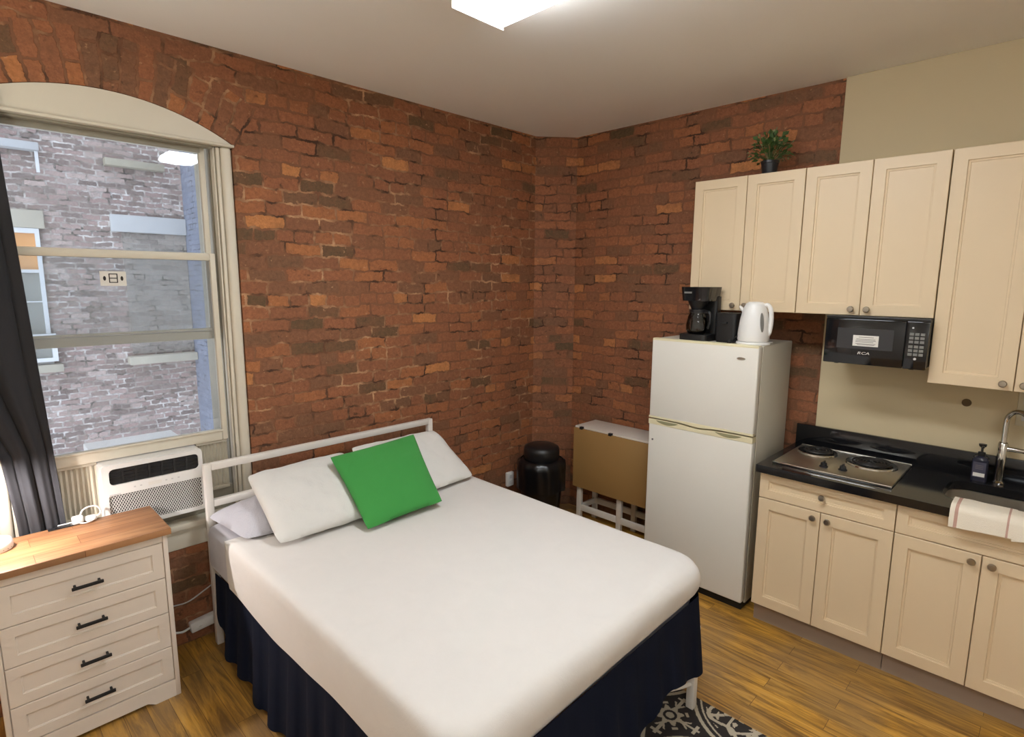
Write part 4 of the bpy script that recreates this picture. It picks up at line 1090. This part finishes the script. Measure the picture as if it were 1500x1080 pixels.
b = BM(); tube(b, [(fx, fy - .012, ZC + .177), (fx - .004, fy - .03, ZC + .178), (fx - .005, fy - .16, ZC + .176)], [.012, .011, .009], 14); obj('lever', b, M['chrome'], fa, 60)

so = thing('soap_dispenser', 'dark soap bottle with black pump beside the faucet', 'soap bottle', (-.10, -2.843, ZC))
b = BM(); prism(b, rrect(-.118, -.076, -2.876, -2.812, .014), lambda u, v, d: (u, v, d), ZC, ZC + .108); obj('bottle', b, M['soap'], so, 30)
b = BM(); lathe(b, [(.03, ZC + .106), (.026, ZC + .118), (.014, ZC + .125), (.014, ZC + .14), (0, ZC + .14)], (-.097, -2.844, 0), 24); obj('shoulder', b, M['soap'], so, 40)
b = BM(); lathe(b, [(.015, ZC + .126), (.015, ZC + .143), (.005, ZC + .146), (.005, ZC + .165), (.014, ZC + .172), (.016, ZC + .183), (0, ZC + .184)], (-.097, -2.844, 0), 20); tube(b, [(-.097, -2.844, ZC + .178), (-.135, -2.85, ZC + .174)], .005, 8); obj('pump', b, M['black'], so, 40)
b = BM(); box(b, -.1195, -.118, -2.868, -2.818, ZC + .02, ZC + .095); lb2 = obj('label', b, M['soap_label'], so, 0)
b = BM(); box(b, -.1205, -.1195, -2.866, -2.822, ZC + .024, ZC + .042); obj('white_band', b, M['label'], lb2, 0)
b = BM()
for z in (.062, .07, .078): box(b, -.1202, -.1195, -2.858, -2.828, ZC + z, ZC + z + .002)
obj('print_line', b, M['ink_grey'], lb2, 0)

def towel():
    b = BM()
    def layer(y0, y1, off, xs):
        prof = [(xs, ZC + .008), (xs - .03, ZC + .0115), (-.60, ZC + .012), (-.632, ZC + .010), (-.646, ZC + .0), (-.650, ZC - .015), (-.651, ZC - .05), (-.652, ZC - .062)]
        n = 24; out = []; inn = []
        for j in range(n + 1):
            y = y0 + (y1 - y0) * j / n; w = .0025 * mnoise.noise(Vector((y * 18, off, 0))); r1 = []; r2 = []
            for i, (x, z) in enumerate(prof):
                drop = (-.012 * (j / n) if i >= 6 else 0)
                if i < 5: o_ = Vector((0, 0, 1))
                elif i == 5: o_ = Vector((-.7, 0, .7))
                else: o_ = Vector((-1, 0, 0))
                if i == 4: o_ = Vector((-.7, 0, .7))
                if i == 3: o_ = Vector((-.2, 0, 1)).normalized()
                p = Vector((x, y, z + drop)); r1.append(b.verts.new(p + o_ * (.010 + off + w))); r2.append(b.verts.new(p + o_ * (off - .006)))
            out.append(r1); inn.append(r2)
        for j in range(n): skin(b, out[j], out[j + 1], False); skin(b, inn[j], inn[j + 1], False)
        for a, c in ((out[0], inn[0]), (out[-1], inn[-1])): skin(b, a, c, False)
        skin(b, [r[0] for r in out], [r[0] for r in inn], False); skin(b, [r[-1] for r in out], [r[-1] for r in inn], False)
    layer(-3.012, -2.803, .001, -.515); layer(-3.06, -3.008, .0, -.52)
    return b
tw = obj('dish_towel', towel(), M['towel'], None, 50, loc=(-.58, -2.905, ZC)); tag(tw, 'folded white towel with red stripe draped over counter edge', 'towel')

# wall bits behind the sink
bp_ = thing('wall_plug', 'round brown plug in the cream wall above the backsplash', 'plug', (-.02, -2.754, 1.28))
b = BM(); lathe(b, [(.020, 0), (.019, -.004), (.008, -.006), (0, -.005)], (-.0203, -2.754, 1.28), 24, 'x'); obj('cap', b, M['brown'], bp_)
wo = thing('wall_outlet', 'beige outlet plate on the cream wall behind the faucet', 'outlet', (-.02, -2.985, 1.28))
b = BM(); box(b, -.026, -.0203, -3.025, -2.945, 1.20, 1.37, .003); pt_ = obj('cover_plate', b, M['beige'], wo)
b = BM()
for z in (1.245, 1.325): box(b, -.0275, -.026, -3.005, -2.965, z - .02, z + .02, .001)
rc = obj('receptacle', b, M['grey_light'], wo)
b = BM()
for z in (1.245, 1.325):
    for y in (-2.993, -2.977): box(b, -.028, -.0274, y - .002, y + .002, z - .008, z + .008)
obj('slot', b, M['black_matte'], rc, 0)

# ------------------------------------------------------------------ ceiling light
LXC, LY0, LY1 = -2.012, -2.535, -1.305
def fixture(label, LXC, LY0, LY1, dm='diffuser'):
  cl = thing('ceiling_light', label, 'ceiling light', (LXC, (LY0 + LY1) / 2, H))
  b = BM(); box(b, LXC - .12, LXC + .12, LY0 + .012, LY1 - .012, H - .05, H - .0005, .003); obj('housing', b, M['white'], cl)
  b = BM(); prism(b, [(-.105, .026), (-.134, -.045), (-.124, -.062), (0, -.068), (.124, -.062), (.134, -.045), (.105, .026)], lambda u, v, d: (LXC + u, d, H - .03 + v), LY0 + .004, LY1 - .004); obj('diffuser', b, M[dm], cl, 0)
  for y0, y1 in ((LY0 - .002, LY0 + .004), (LY1 - .004, LY1 + .002)):
      b = BM(); box(b, LXC - .136, LXC + .136, y0, y1, H - .1, H - .001, .002); obj('end_cap', b, M['lamp_shade'], cl)
fixture('rectangular fluorescent ceiling light with white diffuser above the bed', LXC, LY0, LY1)
fixture('unseen rectangular ceiling light added at the far end of the room as fill', -3.6, -4.75, -3.52, 'diffuser_added')  # second fixture added out of view to fill light on walls and fronts
fl = thing('added_uplight', 'unseen tall uplight added by the left wall to brighten the ceiling', 'added lamp', (-4.1, -1.0, 0))  # uplight added out of view to lift ceiling and wall brightness
b = BM(); lathe(b, [(0, 0), (.14, 0), (.14, .02), (.02, .03), (0, .03)], (-4.1, -1.0, 0), 32); obj('base', b, M['black'], fl)
b = BM(); tube(b, [(-4.1, -1.0, .02), (-4.1, -1.0, 1.78)], .012, 12); obj('pole', b, M['black'], fl)
b = BM(); lathe(b, [(0, 1.76), (.05, 1.77), (.14, 1.83), (.17, 1.88), (.165, 1.88), (.135, 1.838), (.05, 1.785), (0, 1.78)], (-4.1, -1.0, 0), 36); obj('lamp_shade', b, M['black'], fl, 40)
b = BM(); lathe(b, [(0, 1.80), (.10, 1.83), (.11, 1.845), (0, 1.85)], (-4.1, -1.0, 0), 24); obj('bulb', b, emit('added_uplight_glow', (.98, 1, .96, 1), 62.0), fl, 40)

# ------------------------------------------------------------------ light and camera
W = bpy.data.worlds.new('sky'); bpy.context.scene.world = W; W.use_nodes = True
bg = W.node_tree.nodes['Background']; bg.inputs[0].default_value = (.80, .88, 1.0, 1); bg.inputs[1].default_value = 2.55

cam = bpy.data.cameras.new('camera'); co = bpy.data.objects.new('camera', cam); C.objects.link(co)
cam.sensor_width = 36; cam.lens = 36 * 824.6 / 1500; cam.clip_start = .05
Rv = Vector((.70409538, -.71007862, .00616814)); Uv = Vector((.10299058, .11070945, .98850208)); Fv = Vector((.70259706, .69536449, -.15108142))
m = Matrix((Rv, Uv, -Fv)).transposed().to_4x4(); m.translation = Vector((-3.60789, -3.0808, 1.86473)); co.matrix_world = m
sc = bpy.context.scene; sc.camera = co
sc.view_settings.view_transform = 'Standard'; sc.view_settings.look = 'None'; sc.view_settings.gamma = 1; sc.view_settings.use_curve_mapping = False
sc.view_settings.exposure = 0.48
sc.cycles.max_bounces = 8; sc.cycles.diffuse_bounces = 5; sc.cycles.sample_clamp_indirect = 6
